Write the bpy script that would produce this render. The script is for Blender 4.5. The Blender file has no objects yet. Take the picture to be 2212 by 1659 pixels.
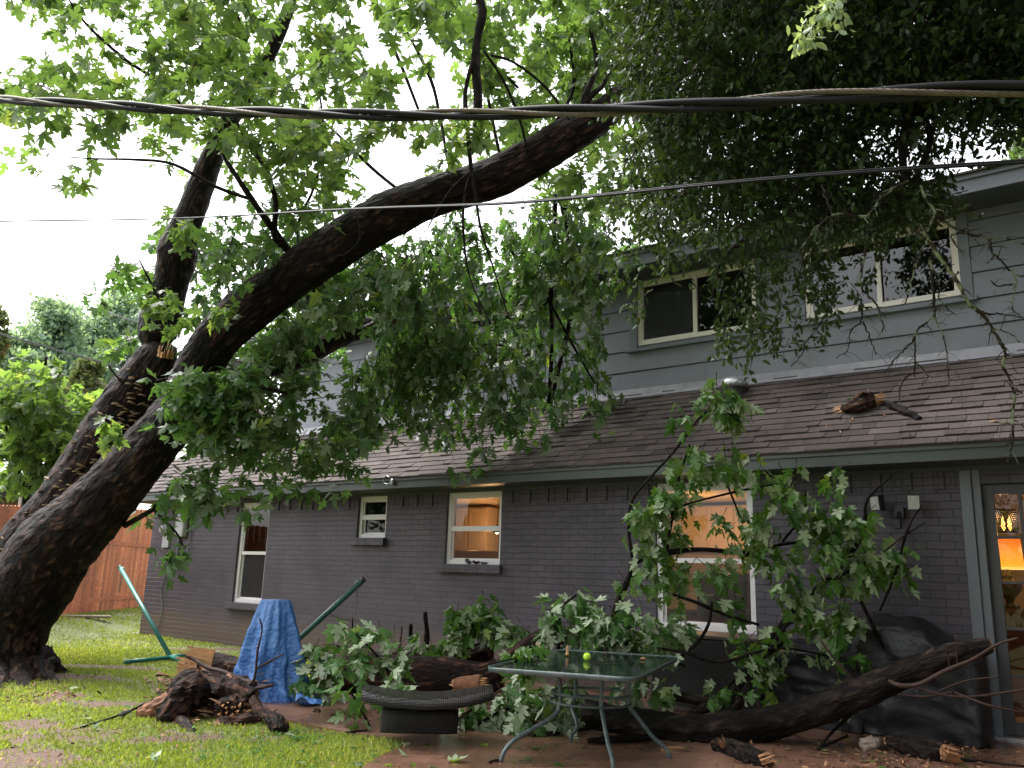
import bpy, bmesh, math, random
import numpy as np
from mathutils import Vector, Matrix, noise

# ------------------------------------------------------------------ camera, world, sun
R = math.radians
SC = bpy.context.scene
COL = SC.collection
F_, PITCH, ROLL, YAW, EYE = 1815.0, .2243, .0325, .9155, 1.45      # measured from the photograph (2212 x 1659 units)
CX, CY = 1106.0, 829.5
fw = np.array([0, math.cos(PITCH), math.sin(PITCH)])
_r0 = np.array([1., 0, 0]); _u0 = np.array([0, -math.sin(PITCH), math.cos(PITCH)])
rt = math.cos(ROLL)*_r0 + math.sin(ROLL)*_u0
up = -math.sin(ROLL)*_r0 + math.cos(ROLL)*_u0
CAMP = np.array([0, 0, EYE])

cam = bpy.data.cameras.new('camera'); cam_o = bpy.data.objects.new('camera', cam); COL.objects.link(cam_o)
cam.sensor_width = 36; cam.lens = F_/2212*36; cam.clip_end = 500; cam.clip_start = .05
m = Matrix.Identity(4)
for i in range(3):
    m[i][0] = rt[i]; m[i][1] = up[i]; m[i][2] = -fw[i]; m[i][3] = CAMP[i]
cam_o.matrix_world = m
SC.camera = cam_o

SUN_EL, SUN_AZ = R(58), R(-62)        # azimuth measured from +Y (forward), negative = left
world = bpy.data.worlds.new('World'); SC.world = world; world.use_nodes = True
wn = world.node_tree; wn.nodes.clear()
sky = wn.nodes.new('ShaderNodeTexSky'); sky.sky_type = 'NISHITA'; sky.sun_disc = False
sky.sun_elevation = SUN_EL; sky.sun_rotation = SUN_AZ; sky.air_density = 1.0; sky.dust_density = 4.0; sky.ozone_density = 1.0
hs = wn.nodes.new('ShaderNodeHueSaturation'); hs.inputs['Saturation'].default_value = .16
bg = wn.nodes.new('ShaderNodeBackground'); bg.inputs['Strength'].default_value = .15
wo = wn.nodes.new('ShaderNodeOutputWorld')
wn.links.new(sky.outputs[0], hs.inputs['Color']); wn.links.new(hs.outputs[0], bg.inputs['Color']); wn.links.new(bg.outputs[0], wo.inputs['Surface'])
sl = bpy.data.lights.new('sun', 'SUN'); sl.energy = 1.3; sl.angle = R(25); sl.color = (1, .97, .92)
so = bpy.data.objects.new('sun', sl); COL.objects.link(so)
sd = Vector((math.sin(SUN_AZ)*math.cos(SUN_EL), math.cos(SUN_AZ)*math.cos(SUN_EL), math.sin(SUN_EL)))
so.rotation_euler = (-sd).to_track_quat('-Z', 'Y').to_euler()
SC.view_settings.view_transform = 'Standard'; SC.view_settings.look = 'None'; SC.view_settings.gamma = 1
SC.view_settings.exposure = 2.0
SC.cycles.max_bounces = 8; SC.cycles.transparent_max_bounces = 12; SC.cycles.diffuse_bounces = 3; SC.cycles.transmission_bounces = 4

# ------------------------------------------------------------------ geometry of the place
def ray(x, y): return fw + rt*(x-CX)/F_ - up*(y-CY)/F_
def at(x, y, d): return CAMP + ray(x, y)*d                       # a point d metres in front of the eye
def gnd(x, y, z=0.0):
    q = ray(x, y); return CAMP + q*(z-EYE)/q[2]
AX = np.array([math.sin(YAW), -math.cos(YAW), 0]); NX = np.array([-math.cos(YAW), -math.sin(YAW), 0])
ORG = gnd(2137, 1600)
def hw(u, w, z): return ORG + AX*u + NX*w + np.array([0, 0, z])   # house: u along the wall, w out of the wall, z up
def onwall(x, y, w=0.):
    q = ray(x, y); t = ((ORG+NX*w-CAMP) @ NX)/(q @ NX); p = CAMP+q*t-ORG
    return p @ AX, p[2]
ROOF_Z, ROOF_S, EAVE = 2.93, .80, .52
_rn = NX*ROOF_S + np.array([0, 0, 1.]); _rn /= np.linalg.norm(_rn); _rp = hw(0, EAVE, ROOF_Z)
def onroof(x, y, lift=0.):
    q = ray(x, y); t = ((_rp + _rn*lift - CAMP) @ _rn)/(q @ _rn); return CAMP+q*t
def gz(x, y):                                                     # height of the lawn
    t = min(1, max(0, (-x-7.9)/1.6)); t = t*t*(3-2*t)
    return .25*t + .02*noise.noise((x*.6, y*.6, 0)) * min(1, max(0, (-x-1)/2))

BARE = [(g[0], g[1], rx, ry) for (x, y, rx, ry) in [(40, 1605, .35, .5), (90, 1640, .4, .25), (230, 1520, .3, .2), (205, 1440, .8, .22), (85, 1515, .25, .3), (30, 1570, .3, .3), (420, 1590, .35, .2), (250, 1362, .5, .6), (470, 1450, .6, .3), (140, 1500, .25, .15), (350, 1600, .3, .15), (20, 1650, .5, .25), (110, 1465, .8, .5), (560, 1598, .25, .12)] for g in [gnd(x, y)]]
def bare(x, y):
    s = 0.
    for a, b, rx, ry in BARE:
        d = ((x-a)/rx)**2+((y-b)/ry)**2
        if d < 6: s = max(s, 1.25-.8*d**.5)
    return max(0., min(1., s+.9*(noise.noise(Vector((x*1.3, y*1.3, 3)))+.6*noise.noise(Vector((x*3.1, y*3.1, 9)))+.6*noise.noise(Vector((x*8, y*8, 5))))-.02))

# ------------------------------------------------------------------ helpers
def tag(o, label=None, cat=None, group=None, kind=None):
    if label: o['label'] = label
    if cat: o['category'] = cat
    if group: o['group'] = group
    if kind: o['kind'] = kind
    return o
def empty(name, loc=(0, 0, 0), rz=0, label=None, cat=None, group=None):
    o = bpy.data.objects.new(name, None); COL.objects.link(o); o.empty_display_size = .2
    o.location = [float(c) for c in loc]; o.rotation_euler = (0, 0, rz)
    bpy_mat = Matrix.Translation(Vector(o.location)) @ Matrix.Rotation(rz, 4, 'Z')
    INV[o.name] = bpy_mat.inverted()
    return tag(o, label, cat, group)
INV = {}
def link(me, name, mat, parent=None, local=False, smooth=False):
    """one mesh object; world-space coordinates are brought into the parent's frame unless local"""
    if parent is not None and not local and parent.name in INV: me.transform(INV[parent.name])
    if mat is not None:
        for mm in (mat if isinstance(mat, (list, tuple)) else [mat]): me.materials.append(mm)
    if smooth: me.polygons.foreach_set('use_smooth', [True]*len(me.polygons))
    me.update()
    o = bpy.data.objects.new(name, me); COL.objects.link(o)
    if parent is not None:
        o.parent = parent
    return o
class MB:
    def __init__(s): s.v = []; s.f = []; s.mi = []; s.fl = []; s.hasfl = False
    def add(s, vs, fs, mi=0, fl=None):
        b = len(s.v); s.fl += [tuple(p) for p in (fl if fl is not None else vs)]; s.hasfl |= fl is not None; s.v += [tuple(float(c) for c in p) for p in vs]
        s.f += [tuple(i+b for i in f) for f in fs]; s.mi += [mi]*len(fs)
        return s
    def box(s, x0, y0, z0, x1, y1, z1, mi=0):
        vs = [(x0,y0,z0),(x1,y0,z0),(x1,y1,z0),(x0,y1,z0),(x0,y0,z1),(x1,y0,z1),(x1,y1,z1),(x0,y1,z1)]
        return s.add(vs, [(0,3,2,1),(4,5,6,7),(0,1,5,4),(1,2,6,5),(2,3,7,6),(3,0,4,7)], mi)
    def tube(s, pts, rad, n=8, cap=True, rough=0, seed=0, mi=0, sub=1, freq=4.):
        P, Rr = resample(pts, rad, sub)
        T = np.gradient(P, axis=0); T /= np.linalg.norm(T, axis=1)[:, None]+1e-9
        a = np.cross(T[0], [0, 0, 1.]); 
        if np.linalg.norm(a) < .1: a = np.cross(T[0], [1., 0, 0])
        a /= np.linalg.norm(a); vs = []; fl = []; sl_ = np.concatenate([[0], np.cumsum(np.linalg.norm(np.diff(P, axis=0), axis=1))]); R0 = float(np.mean(Rr))
        for i in range(len(P)):
            a = a - T[i]*(a @ T[i]); a /= np.linalg.norm(a); b = np.cross(T[i], a)
            for k in range(n):
                th = 2*math.pi*k/n; r = Rr[i]
                d = a*math.cos(th)+b*math.sin(th)
                if rough:
                    q = P[i]+d*r
                    r *= 1 + rough*(noise.noise(Vector((q[0]*freq+seed, q[1]*freq, q[2]*freq))) + .6*noise.noise(Vector((q[0]*freq*2.7+seed, q[1]*freq*2.7, q[2]*freq*2.7))))
                vs.append(P[i]+d*r); fl.append((R0*math.cos(th)+seed, R0*math.sin(th), sl_[i]*.36))
        fs = [(i*n+k, i*n+(k+1) % n, (i+1)*n+(k+1) % n, (i+1)*n+k) for i in range(len(P)-1) for k in range(n)]
        if cap:
            fs.append(tuple(range(n-1, -1, -1))); fs.append(tuple(range((len(P)-1)*n, len(P)*n)))
        return s.add(vs, fs, mi, fl)
    def lathe(s, prof, c=(0, 0, 0), n=20, mi=0):
        vs = [(c[0]+r*math.cos(2*math.pi*k/n), c[1]+r*math.sin(2*math.pi*k/n), c[2]+z) for r, z in prof for k in range(n)]
        fs = [(i*n+k, i*n+(k+1) % n, (i+1)*n+(k+1) % n, (i+1)*n+k) for i in range(len(prof)-1) for k in range(n)]
        fs += [tuple(range(n-1, -1, -1)), tuple(range((len(prof)-1)*n, len(prof)*n))]
        return s.add(vs, fs, mi)
    def build(s, name, mat, parent=None, local=False, smooth=False, bevel=0):
        me = bpy.data.meshes.new(name); me.from_pydata(s.v, [], s.f)
        if s.hasfl: a_ = me.attributes.new('flow', 'FLOAT_VECTOR', 'POINT'); a_.data.foreach_set('vector', np.array(s.fl, dtype=np.float32).ravel())
        if any(s.mi): me.polygons.foreach_set('material_index', s.mi)
        o = link(me, name, mat, parent, local, smooth)
        if bevel:
            b = o.modifiers.new('bevel', 'BEVEL'); b.width = bevel; b.segments = 2; b.limit_method = 'ANGLE'
        return o
def resample(pts, rad, sub):
    P = np.array(pts, float); Rr = np.array(rad if hasattr(rad, '__len__') else [rad]*len(P), float)
    if len(Rr) != len(P): Rr = np.interp(np.linspace(0, 1, len(P)), np.linspace(0, 1, len(Rr)), Rr)
    if sub <= 1: return P, Rr
    out, ro = [], []
    for i in range(len(P)-1):
        p0, p1, p2, p3 = P[max(i-1, 0)], P[i], P[i+1], P[min(i+2, len(P)-1)]
        for k in range(sub):
            t = k/sub
            out.append(.5*((2*p1)+(-p0+p2)*t+(2*p0-5*p1+4*p2-p3)*t*t+(-p0+3*p1-3*p2+p3)*t**3)); ro.append(Rr[i]*(1-t)+Rr[i+1]*t)
    out.append(P[-1]); ro.append(Rr[-1])
    return np.array(out), np.array(ro)
def fbm(x, y, z=0., o=3):
    s, a = 0, 1
    for _ in range(o): s += a*noise.noise(Vector((x, y, z))); x *= 2.1; y *= 2.1; z *= 2.1; a *= .5
    return s

# ------------------------------------------------------------------ materials
def newmat(name):
    mt = bpy.data.materials.new(name); mt.use_nodes = True; nt = mt.node_tree
    return mt, nt, nt.nodes['Principled BSDF']
def nd(nt, t, **kw):
    n = nt.nodes.new(t)
    for k, v in kw.items():
        if k in n.inputs: n.inputs[k].default_value = v
        else: setattr(n, k, v)
    return n
def ramp(nt, fac, stops):
    n = nt.nodes.new('ShaderNodeValToRGB'); e = n.color_ramp.elements
    while len(e) < len(stops): e.new(.5)
    for el, (p, c) in zip(e, stops): el.position = p; el.color = (*c, 1) if len(c) == 3 else c
    nt.links.new(fac, n.inputs[0]); return n.outputs[0]
def mat(name, c1, c2=None, scale=8, rough=.6, bump=0, bscale=None, detail=6, stretch=(1, 1, 1), metal=0, spec=.5, dirt=None, dscale=1.5, rough2=None):
    mt, nt, b = newmat(name); L = nt.links
    tc = nd(nt, 'ShaderNodeTexCoord'); mp = nd(nt, 'ShaderNodeMapping'); mp.inputs['Scale'].default_value = stretch
    L.new(tc.outputs['Object'], mp.inputs[0])
    no = nd(nt, 'ShaderNodeTexNoise', Scale=scale, Detail=detail, Roughness=.6); L.new(mp.outputs[0], no.inputs['Vector'])
    c2 = c2 or tuple(v*.7 for v in c1)
    col = ramp(nt, no.outputs['Fac'], [(.3, c1), (.7, c2)])
    if dirt:
        n2 = nd(nt, 'ShaderNodeTexNoise', Scale=dscale, Detail=8, Roughness=.65); L.new(tc.outputs['Object'], n2.inputs['Vector'])
        f = ramp(nt, n2.outputs['Fac'], [(.48, (0, 0, 0)), (.68, (1, 1, 1))])
        mx = nd(nt, 'ShaderNodeMix', data_type='RGBA'); L.new(f, mx.inputs['Factor']); L.new(col, mx.inputs['A']); mx.inputs['B'].default_value = (*dirt, 1); col = mx.outputs['Result']
    L.new(col, b.inputs['Base Color']); b.inputs['Roughness'].default_value = rough; b.inputs['Metallic'].default_value = metal
    b.inputs['Specular IOR Level'].default_value = spec
    if rough2 is not None:
        n3 = nd(nt, 'ShaderNodeTexNoise', Scale=dscale, Detail=5); L.new(tc.outputs['Object'], n3.inputs['Vector'])
        r = ramp(nt, n3.outputs['Fac'], [(.42, (rough,)*3), (.6, (rough2,)*3)]); L.new(r, b.inputs['Roughness'])
    if bump:
        nb = nd(nt, 'ShaderNodeTexNoise', Scale=bscale or scale*2, Detail=8, Roughness=.65); L.new(mp.outputs[0], nb.inputs['Vector'])
        bp = nd(nt, 'ShaderNodeBump', Strength=1., Distance=bump); L.new(nb.outputs['Fac'], bp.inputs['Height']); L.new(bp.outputs[0], b.inputs['Normal'])
    return mt
def leafmat(name, dark, mid, light, back, trans=.42, rough=.42, tcol=None, spec=.3):
    mt, nt, b = newmat(name); L = nt.links
    at_ = nd(nt, 'ShaderNodeAttribute', attribute_name='tint')
    c = ramp(nt, at_.outputs['Fac'], [(0, dark), (.55, mid), (.86, mid), (1, light)])
    bk = ramp(nt, at_.outputs['Fac'], [(0, tuple(v*.75 for v in back)), (1, back)])
    ge = nd(nt, 'ShaderNodeNewGeometry')
    mx = nd(nt, 'ShaderNodeMix', data_type='RGBA'); L.new(ge.outputs['Backfacing'], mx.inputs['Factor']); L.new(c, mx.inputs['A']); L.new(bk, mx.inputs['B'])
    L.new(mx.outputs['Result'], b.inputs['Base Color']); b.inputs['Roughness'].default_value = rough; b.inputs['Specular IOR Level'].default_value = spec
    tr = nd(nt, 'ShaderNodeBsdfTranslucent')
    g = nd(nt, 'ShaderNodeMix', data_type='RGBA', blend_type='MULTIPLY'); g.inputs['Factor'].default_value = 1; L.new(c, g.inputs['A']); g.inputs['B'].default_value = (*(tcol or (2.6, 2.4, 1.2)), 1)
    L.new(g.outputs['Result'], tr.inputs['Color'])
    ms = nd(nt, 'ShaderNodeMixShader'); ms.inputs[0].default_value = trans
    L.new(b.outputs[0], ms.inputs[1]); L.new(tr.outputs[0], ms.inputs[2]); L.new(ms.outputs[0], nt.nodes['Material Output'].inputs['Surface'])
    return mt
def glassmat(name, tint=(.75, .8, .8), refl=1.0, dirt=.0):
    mt, nt, b = newmat(name); L = nt.links
    fr = nd(nt, 'ShaderNodeFresnel', IOR=1.55); tr = nd(nt, 'ShaderNodeBsdfTransparent'); tr.inputs[0].default_value = (*tint, 1)
    gl = nd(nt, 'ShaderNodeBsdfGlossy', Roughness=.01); ms = nd(nt, 'ShaderNodeMixShader')
    mu = nd(nt, 'ShaderNodeMath', operation='MULTIPLY'); L.new(fr.outputs[0], mu.inputs[0]); mu.inputs[1].default_value = refl
    L.new(mu.outputs[0], ms.inputs[0]); L.new(tr.outputs[0], ms.inputs[1]); L.new(gl.outputs[0], ms.inputs[2])
    L.new(ms.outputs[0], nt.nodes['Material Output'].inputs['Surface'])
    return mt
def emat(name, col, st):
    mt, nt, b = newmat(name); b.inputs['Base Color'].default_value = (*[min(1, c) for c in col], 1)
    b.inputs['Emission Color'].default_value = (*col, 1); b.inputs['Emission Strength'].default_value = st; return mt
def barkmat(name, c1, c2, c3, s=9, bump=.03, lichen=None):
    """furrowed bark: plates run along the limb ('flow' holds girth and length)"""
    mt, nt, b = newmat(name); L = nt.links
    tc = nd(nt, 'ShaderNodeTexCoord'); fl = nd(nt, 'ShaderNodeAttribute', attribute_name='flow')
    dn = nd(nt, 'ShaderNodeTexNoise', Scale=s*.7, Detail=5, Roughness=.6); L.new(fl.outputs['Vector'], dn.inputs['Vector'])
    sc_ = nd(nt, 'ShaderNodeVectorMath', operation='SCALE'); sc_.inputs['Scale'].default_value = .22; L.new(dn.outputs['Color'], sc_.inputs[0])
    ad0 = nd(nt, 'ShaderNodeVectorMath', operation='ADD'); L.new(fl.outputs['Vector'], ad0.inputs[0]); L.new(sc_.outputs[0], ad0.inputs[1])
    v = nd(nt, 'ShaderNodeTexVoronoi', Scale=s*1.5, feature='F1'); v2 = nd(nt, 'ShaderNodeTexVoronoi', Scale=s*3.3, feature='F1')
    no = nd(nt, 'ShaderNodeTexNoise', Scale=s*2.2, Detail=10, Roughness=.72); big = nd(nt, 'ShaderNodeTexNoise', Scale=2.2, Detail=6, Roughness=.65)
    for q in (v, v2, no): L.new(ad0.outputs[0], q.inputs['Vector'])
    L.new(tc.outputs['Object'], big.inputs['Vector'])
    h = nd(nt, 'ShaderNodeMath', operation='MULTIPLY_ADD'); L.new(v.outputs['Distance'], h.inputs[0]); h.inputs[1].default_value = -1.1; h.inputs[2].default_value = 1.
    h2 = nd(nt, 'ShaderNodeMath', operation='MULTIPLY_ADD'); L.new(v2.outputs['Distance'], h2.inputs[0]); h2.inputs[1].default_value = -.5; L.new(h.outputs[0], h2.inputs[2])
    h3 = nd(nt, 'ShaderNodeMath', operation='MULTIPLY_ADD'); L.new(no.outputs['Fac'], h3.inputs[0]); h3.inputs[1].default_value = .8; L.new(h2.outputs[0], h3.inputs[2])
    cf = nd(nt, 'ShaderNodeMath', operation='MULTIPLY_ADD'); L.new(big.outputs['Fac'], cf.inputs[0]); cf.inputs[1].default_value = .9; L.new(h3.outputs[0], cf.inputs[2])
    sb = nd(nt, 'ShaderNodeMath', operation='MULTIPLY_ADD'); L.new(cf.outputs[0], sb.inputs[0]); sb.inputs[1].default_value = .9; sb.inputs[2].default_value = -.72
    col = ramp(nt, sb.outputs[0], [(.12, c1), (.42, c2), (.78, c3)])
    if lichen:
        n2 = nd(nt, 'ShaderNodeTexNoise', Scale=14, Detail=4); L.new(tc.outputs['Object'], n2.inputs['Vector'])
        f = ramp(nt, n2.outputs['Fac'], [(.52, (0, 0, 0)), (.6, (1, 1, 1))])
        mx = nd(nt, 'ShaderNodeMix', data_type='RGBA'); L.new(f, mx.inputs['Factor']); L.new(col, mx.inputs['A']); mx.inputs['B'].default_value = (*lichen, 1); col = mx.outputs['Result']
    L.new(col, b.inputs['Base Color']); b.inputs['Roughness'].default_value = .6; b.inputs['Specular IOR Level'].default_value = .14
    bp = nd(nt, 'ShaderNodeBump', Strength=1., Distance=bump); L.new(h3.outputs[0], bp.inputs['Height']); L.new(bp.outputs[0], b.inputs['Normal'])
    return mt

M = {}
M['bark'] = barkmat('maple_bark', (.005, .0028, .002), (.027, .0135, .0095), (.115, .062, .043), 9, .06)
M['limb'] = barkmat('limb_bark', (.004, .0025, .002), (.015, .009, .007), (.04, .024, .019), 10, .02)
M['logbark'] = barkmat('wet_log_bark', (.008, .004, .003), (.05, .022, .014), (.18, .085, .052), 9, .035)
M['darkbark'] = barkmat('dark_bark', (.005, .0035, .0025), (.021, .014, .010), (.06, .041, .029), 9, .025)
M['lichenbark'] = barkmat('lichen_bark', (.02, .015, .012), (.045, .034, .027), (.08, .062, .05), 20, .004, lichen=(.19, .22, .14))
M['wood'] = mat('fresh_split_wood', (.62, .36, .16), (.36, .15, .06), 14, .55, .01, 30, stretch=(1, 1, 3))
M['rot'] = mat('rotten_wood', (.07, .03, .015), (.26, .105, .04), 12, .8, .02, 22)
M['twig'] = mat('twig', (.028, .015, .012), (.055, .03, .023), 20, .6, spec=.2)
M['maple'] = leafmat('maple_leaf', (.024, .058, .018), (.05, .11, .03), (.18, .24, .04), (.22, .28, .18), .42)
M['maple_lit'] = leafmat('maple_leaf_lit', (.032, .065, .02), (.08, .14, .042), (.22, .27, .08), (.17, .22, .14), .55)  # lighter copy of the maple leaf; brightness of lit foliage put into the colour
M['maple_low'] = leafmat('maple_leaf_fallen', (.02, .065, .014), (.06, .14, .022), (.25, .32, .03), (.30, .38, .22), .3)
M['maple_pale'] = leafmat('maple_leaf_upturned', (.03, .09, .025), (.07, .16, .04), (.22, .3, .06), (.42, .50, .34), .25)
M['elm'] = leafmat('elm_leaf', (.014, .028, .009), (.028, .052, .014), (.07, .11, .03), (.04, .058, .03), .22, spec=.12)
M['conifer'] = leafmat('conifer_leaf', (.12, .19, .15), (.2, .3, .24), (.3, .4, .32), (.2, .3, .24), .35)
M['redleaf'] = leafmat('reddish_leaf', (.08, .12, .04), (.13, .17, .06), (.26, .15, .07), (.14, .15, .07), .35, tcol=(1.6, 1.6, 1.2))
M['lowplant'] = leafmat('weed_leaf', (.03, .09, .015), (.06, .16, .03), (.12, .26, .04), (.1, .2, .06), .4)
M['grass'] = leafmat('grass_blade', (.09, .115, .022), (.19, .25, .042), (.38, .38, .13), (.19, .25, .05), .32)
M['siding'] = mat('siding_paint', (.185, .20, .235), (.17, .185, .22), 3, .55, .002, 40, dirt=(.15, .16, .18), dscale=1.2)
M['trim'] = mat('trim_paint', (.15, .17, .195), (.135, .15, .175), 4, .5)
M['fascia'] = mat('fascia_paint', (.062, .075, .07), (.05, .062, .058), 3, .45, .001, 30)
M['flash'] = mat('flashing_paint', (.3, .3, .33), (.2, .2, .23), 6, .4, .002, 20)
M['doorpaint'] = mat('door_paint', (.05, .05, .058), (.045, .045, .052), 5, .4)
M['white'] = mat('window_vinyl', (.82, .79, .79), (.74, .71, .71), 5, .35)
M['cream'] = mat('window_cream', (.80, .74, .68), (.72, .66, .6), 5, .4)
M['plaster'] = mat('plaster', (.62, .5, .38), (.6, .48, .36), 3, .8)
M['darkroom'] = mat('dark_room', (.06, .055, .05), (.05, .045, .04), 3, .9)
M['cabinet'] = mat('cabinet_wood', (.66, .52, .38), (.6, .46, .33), 4, .4)
M['glass'] = glassmat('window_glass', (.8, .82, .8), 1.0)
M['glassup'] = glassmat('upstairs_glass', (.55, .57, .6), 1.5)
M['blackcover'] = mat('black_cover', (.009, .009, .011), (.014, .014, .017), 6, .3, .02, 5, spec=.4, rough2=.5)
M['wicker'] = mat('wicker', (.03, .02, .018), (.05, .035, .03), 20, .4)
M['greensteel'] = mat('green_painted_steel', (.02, .15, .12), (.028, .19, .155), 6, .28, dirt=(.05, .2, .17), dscale=5)
M['darkgreen'] = mat('dark_green_steel', (.008, .05, .04), (.012, .07, .055), 6, .3)
M['tablesteel'] = mat('table_steel', (.045, .075, .075), (.07, .1, .1), 12, .4, dirt=(.13, .15, .14), dscale=14)
M['blacksteel'] = mat('black_steel', (.02, .02, .022), (.03, .03, .03), 10, .45)
M['chain'] = mat('chain_metal', (.35, .33, .32), (.2, .18, .17), 20, .35, metal=.8)
M['rubber'] = mat('cable_rubber', (.004, .004, .005), (.008, .008, .009), 10, .55, spec=.12)
M['strand'] = mat('bare_strand', (.11, .085, .06), (.06, .048, .036), 30, .55, metal=.4)
M['concrete'] = mat('patio_concrete', (.19, .095, .062), (.13, .068, .046), 2.2, .62, .004, 60, dirt=(.075, .045, .03), dscale=.9, rough2=.07)
M['mud'] = mat('mud', (.09, .05, .032), (.055, .03, .02), 4, .5, .02, 12, rough2=.25)
def screenmat():
    mt, nt, b = newmat('insect_screen'); b.inputs['Base Color'].default_value = (.06, .06, .07, 1); b.inputs['Roughness'].default_value = .7
    tr = nd(nt, 'ShaderNodeBsdfTransparent'); ms = nd(nt, 'ShaderNodeMixShader'); ms.inputs[0].default_value = .35
    nt.links.new(tr.outputs[0], ms.inputs[1]); nt.links.new(b.outputs[0], ms.inputs[2]); nt.links.new(ms.outputs[0], nt.nodes['Material Output'].inputs['Surface']); return mt
M['screen'] = screenmat()
M['galv'] = mat('galvanised', (.45, .45, .47), (.32, .32, .34), 9, .35, metal=.6)
M['lead'] = mat('lead_pipe', (.2, .2, .22), (.14, .14, .15), 9, .5)
M['lens'] = mat('lens_glass', (.55, .57, .55), (.4, .42, .4), 30, .15)
M['meter'] = mat('meter_box', (.5, .5, .52), (.4, .4, .42), 6, .45)
M['ball'] = mat('tennis_ball', (.5, .75, .03), (.45, .68, .03), 60, .9, .002, 200)
M['torn'] = mat('torn_wood', (.42, .22, .10), (.20, .085, .04), 16, .65, .01, 30)
M['fungus'] = mat('bracket_fungus', (.09, .055, .03), (.24, .15, .08), 12, .7, .004)
M['stone'] = mat('stone', (.34, .27, .22), (.22, .17, .14), 9, .8, .01)

def brickmat():
    mt, nt, b = newmat('painted_brick'); L = nt.links
    tc = nd(nt, 'ShaderNodeTexCoord'); sx = nd(nt, 'ShaderNodeSeparateXYZ'); cb = nd(nt, 'ShaderNodeCombineXYZ')
    L.new(tc.outputs['Object'], sx.inputs[0]); L.new(sx.outputs['Z'], cb.inputs['Y'])
    sm = nd(nt, 'ShaderNodeMath', operation='ADD'); L.new(sx.outputs['X'], sm.inputs[0]); L.new(sx.outputs['Y'], sm.inputs[1]); L.new(sm.outputs[0], cb.inputs['X'])
    dn = nd(nt, 'ShaderNodeTexNoise', Scale=5, Detail=3); L.new(cb.outputs[0], dn.inputs['Vector'])
    dm = nd(nt, 'ShaderNodeMix', data_type='VECTOR'); dm.inputs['Factor'].default_value = .03; L.new(cb.outputs[0], dm.inputs['A']); L.new(dn.outputs['Color'], dm.inputs['B'])
    br = nd(nt, 'ShaderNodeTexBrick', Scale=1); br.inputs['Brick Width'].default_value = .27; br.inputs['Row Height'].default_value = .083
    br.inputs['Mortar Size'].default_value = .006; br.inputs['Mortar Smooth'].default_value = .5
    br.inputs['Color1'].default_value = (.080, .067, .086, 1); br.inputs['Color2'].default_value = (.066, .056, .073, 1); br.inputs['Mortar'].default_value = (.040, .035, .043, 1)
    L.new(dm.outputs['Result'], br.inputs['Vector'])
    n2 = nd(nt, 'ShaderNodeTexNoise', Scale=1.2, Detail=8, Roughness=.6); L.new(tc.outputs['Object'], n2.inputs['Vector'])
    f = ramp(nt, n2.outputs['Fac'], [(.3, (1.25, 1.2, 1.22)), (.5, (1, 1, 1)), (.72, (.72, .72, .72))])
    mu = nd(nt, 'ShaderNodeMix', data_type='RGBA', blend_type='MULTIPLY'); mu.inputs['Factor'].default_value = 1; L.new(br.outputs['Color'], mu.inputs['A']); L.new(f, mu.inputs['B'])
    # muddy splash along the foot of the wall
    hz = nd(nt, 'ShaderNodeMath', operation='MULTIPLY_ADD'); L.new(n2.outputs['Fac'], hz.inputs[0]); hz.inputs[1].default_value = -.7; L.new(sx.outputs['Z'], hz.inputs[2])
    hr = ramp(nt, hz.outputs[0], [(0, (.75, .75, .75)), (.25, (0, 0, 0))])
    m2 = nd(nt, 'ShaderNodeMix', data_type='RGBA'); L.new(hr, m2.inputs['Factor']); L.new(mu.outputs['Result'], m2.inputs['A']); m2.inputs['B'].default_value = (.12, .08, .065, 1)
    L.new(m2.outputs['Result'], b.inputs['Base Color']); b.inputs['Roughness'].default_value = .55
    n3 = nd(nt, 'ShaderNodeTexNoise', Scale=45, Detail=6); L.new(tc.outputs['Object'], n3.inputs['Vector'])
    md = nd(nt, 'ShaderNodeMath', operation='MULTIPLY_ADD'); L.new(br.outputs['Fac'], md.inputs[0]); md.inputs[1].default_value = -1.0; L.new(n3.outputs['Fac'], md.inputs[2])
    bp = nd(nt, 'ShaderNodeBump', Strength=1., Distance=.006); L.new(md.outputs[0], bp.inputs['Height']); L.new(bp.outputs[0], b.inputs['Normal'])
    return mt
M['brick'] = brickmat()
def attrmat(name, stops, rough=.85, bump=.004, bs=60, spec=.3, extra=None):
    mt, nt, b = newmat(name); L = nt.links
    a = nd(nt, 'ShaderNodeAttribute', attribute_name='tint'); tc = nd(nt, 'ShaderNodeTexCoord')
    no = nd(nt, 'ShaderNodeTexNoise', Scale=bs, Detail=6); L.new(tc.outputs['Object'], no.inputs['Vector'])
    n2 = nd(nt, 'ShaderNodeTexNoise', Scale=1.1, Detail=5); L.new(tc.outputs['Object'], n2.inputs['Vector'])
    c = ramp(nt, a.outputs['Fac'], stops)
    f = ramp(nt, no.outputs['Fac'], [(.3, (.7, .7, .7)), (.7, (1.25, 1.25, 1.25))]); f2 = ramp(nt, n2.outputs['Fac'], [(.35, (.8, .8, .8)), (.65, (1.15, 1.12, 1.1))])
    for ff in (f, f2):
        mu = nd(nt, 'ShaderNodeMix', data_type='RGBA', blend_type='MULTIPLY'); mu.inputs['Factor'].default_value = 1; L.new(c, mu.inputs['A']); L.new(ff, mu.inputs['B']); c = mu.outputs['Result']
    L.new(c, b.inputs['Base Color']); b.inputs['Roughness'].default_value = rough; b.inputs['Specular IOR Level'].default_value = spec
    bp = nd(nt, 'ShaderNodeBump', Strength=1., Distance=bump); L.new(no.outputs['Fac'], bp.inputs['Height']); L.new(bp.outputs[0], b.inputs['Normal'])
    return mt
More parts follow.
